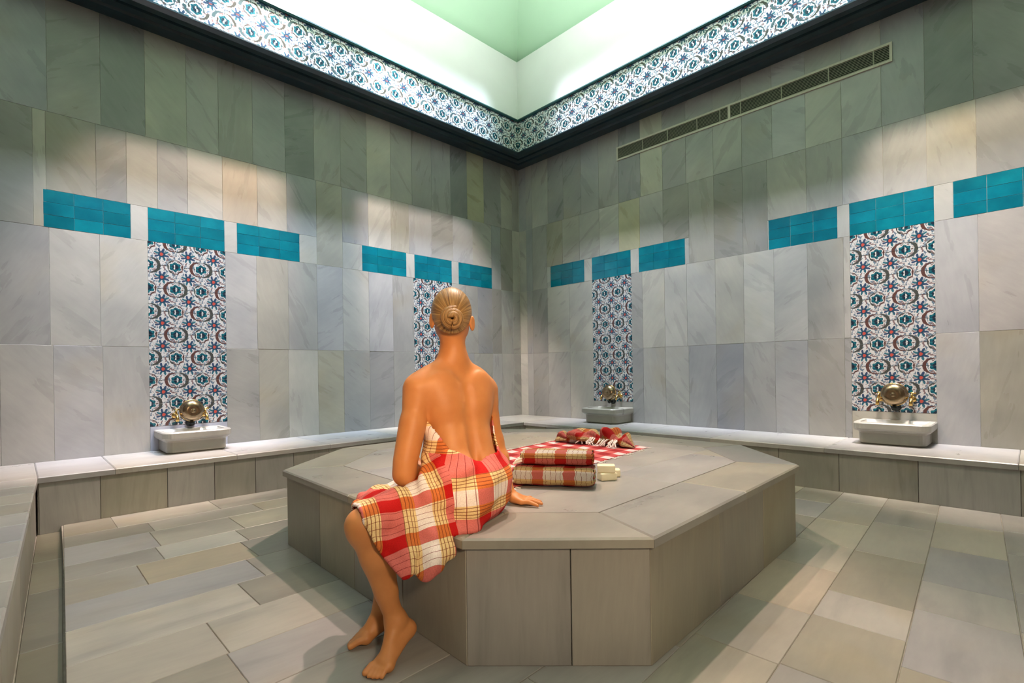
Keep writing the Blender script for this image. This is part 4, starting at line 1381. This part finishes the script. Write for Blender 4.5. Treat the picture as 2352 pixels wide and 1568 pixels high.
# the loose side that falls below the near thigh and over the edge of the stone
for f_, pt, r1 in ((0.0, (-0.500, 1.690, 0.445), 0.030), (0.15, (-0.455, 1.685, 0.405), 0.028), (0.3, (-0.405, 1.685, 0.370), 0.026), (0.45, (-0.355, 1.690, 0.358), 0.028), (0.6, (-0.305, 1.705, 0.345), 0.030),
                   (0.75, (-0.262, 1.715, 0.352), 0.032), (0.88, (-0.225, 1.735, 0.400), 0.030), (1.0, (-0.16, 1.80, 0.455), 0.040)):
    p = LK*(1-f_)+LH*f_
    T.cone(p+V(0, 0, -0.01), V(*pt), 0.060+0.02*f_, r1, 0.05)
T.cone(V(-0.292, 1.935, 0.735), V(-0.300, 1.925, 0.690), 0.022, 0.030, 0.02); T.cone(V(-0.300, 1.925, 0.690), V(-0.292, 1.905, 0.635), 0.026, 0.016, 0.02)   # the tucked knot at her side
X, Y, Z = T.full()
# folds
tx = (X-HIP[0])*-0.80+(Y-HIP[1])*-0.60
lapw = np.clip((tx-0.08)/0.08, 0, 1)
fold = 0.006*lapw*np.sin(52*tx+14*Z+2.0*np.sin(16*(X+Y)))+0.0042*np.sin(38*(Z*0.8+tx*0.9)+6*np.sin(9*X+4*Z))+0.003*np.sin(70*(X*0.5-Y*0.6+Z*0.5)+5*np.sin(14*Z))
fold = fold+0.008*np.sin(55*(Z+0.35*(X-Y))+3*np.sin(20*X))*np.exp(-((Z-0.62)/0.05)**2)
T.d = T.d+fold.astype(np.float32)
# upper edge: low across the small of the back, rising towards the front
sp0 = V(-0.205, 2.03, 0)+nb*0.085
fw = -((X-sp0[0])*nb[0]+(Y-sp0[1])*nb[1]); la = (X-sp0[0])*q[0]+(Y-sp0[1])*q[1]
top = 0.668+0.95*np.maximum(fw, -0.01)+0.40*np.maximum(0, -la-0.0)+0.3*np.maximum(0, la)+0.006*np.sin(45*la)
top = np.minimum(top, 0.90)
cut_top = Z-top
# hem: a slanting plane just behind the knees
hd = V(-0.90, -0.43, 0.0)
near = LK*1.04-LH*0.04
hem = (X-near[0])*hd[0]+(Y-near[1])*hd[1]-np.minimum(Z-near[2]-0.03, 0)*0.62-0.006*np.sin(30*Z+20*Y)
far_y = np.maximum(0, Y-1.80)
hem = hem+far_y*0.10
T.d = np.maximum(T.d, np.minimum(PZ+0.001-Z, -platform_dist(X, Y, 0.006)).astype(np.float32))
E0 = Field.smin(-T.d, -T.d, 0)
solid_d = T.d.copy()
T.d = np.maximum(np.maximum(T.d, cut_top.astype(np.float32)), hem.astype(np.float32))
P, Q = T.surface()
# keep only the cloth itself: drop the faces made by the two cuts
def sample(arr, pts):
    ijk = np.clip(np.round((pts-T.lo)/h2).astype(int), 0, np.array(T.n)-1)
    return arr[tuple(ijk.T)]
ctr = P[Q].mean(1)
sd = sample(solid_d, ctr)
keep = sd > -h2*1.6
Q = Q[keep]
used = np.unique(Q); remap = np.full(len(P), -1); remap[used] = np.arange(len(used)); P = P[used]; Q = remap[Q]
P = relax(P, Q, 3, 0.5)
me = grid_mesh('towel', P, Q)
# cloth coordinates: along her spine and thighs, and around them
axis = np.array([(-0.235, 2.07, 1.0), (-0.215, 2.04, 0.75), (-0.19, 2.0, 0.58), (-0.54, 1.86, 0.50)])
best = np.full(len(P), 9.0); vv = np.zeros(len(P)); uu = np.zeros(len(P)); acc_l = 0
bend = P[:, 0]*-0.80+P[:, 1]*-0.55
# body part: around the trunk; lap part: along the thigh. Chosen by a soft plane so the check bends with the cloth
ang = np.arctan2((P-V(-0.20, 2.01, 0))@q, (P-V(-0.20, 2.01, 0))@nb)
u_body = ang*0.155; v_body = P[:, 2]+0.10*np.cos(ang)*0
along = (P-HIP)@V(-0.82, -0.50, 0.0); across = (P-HIP)@V(0.50, -0.82, 0)*0.8-(P-HIP)[:, 2]*1.0
u_lap = across; v_lap = along
wgt = np.clip((along-0.10)/0.05, 0, 1); wgt[(P[:, 2] > 0.70)] = 0
lay = me.uv_layers.new(name='uv'); lay2 = me.uv_layers.new(name='uv_lap')
li = np.empty(len(me.loops), np.int32); me.loops.foreach_get('vertex_index', li)
lay.data.foreach_set('uv', np.stack([u_body[li], v_body[li]+0.115], 1).astype(np.float32).ravel())
lay2.data.foreach_set('uv', np.stack([u_lap[li]+0.06, v_lap[li]+0.02], 1).astype(np.float32).ravel())
at = me.attributes.new('lap', 'FLOAT', 'POINT'); at.data.foreach_set('value', wgt.astype(np.float32))
tw = link('towel', me, M_PLAID, person)
solid(tw, 0.004, 1)
# rolled upper edge of the towel
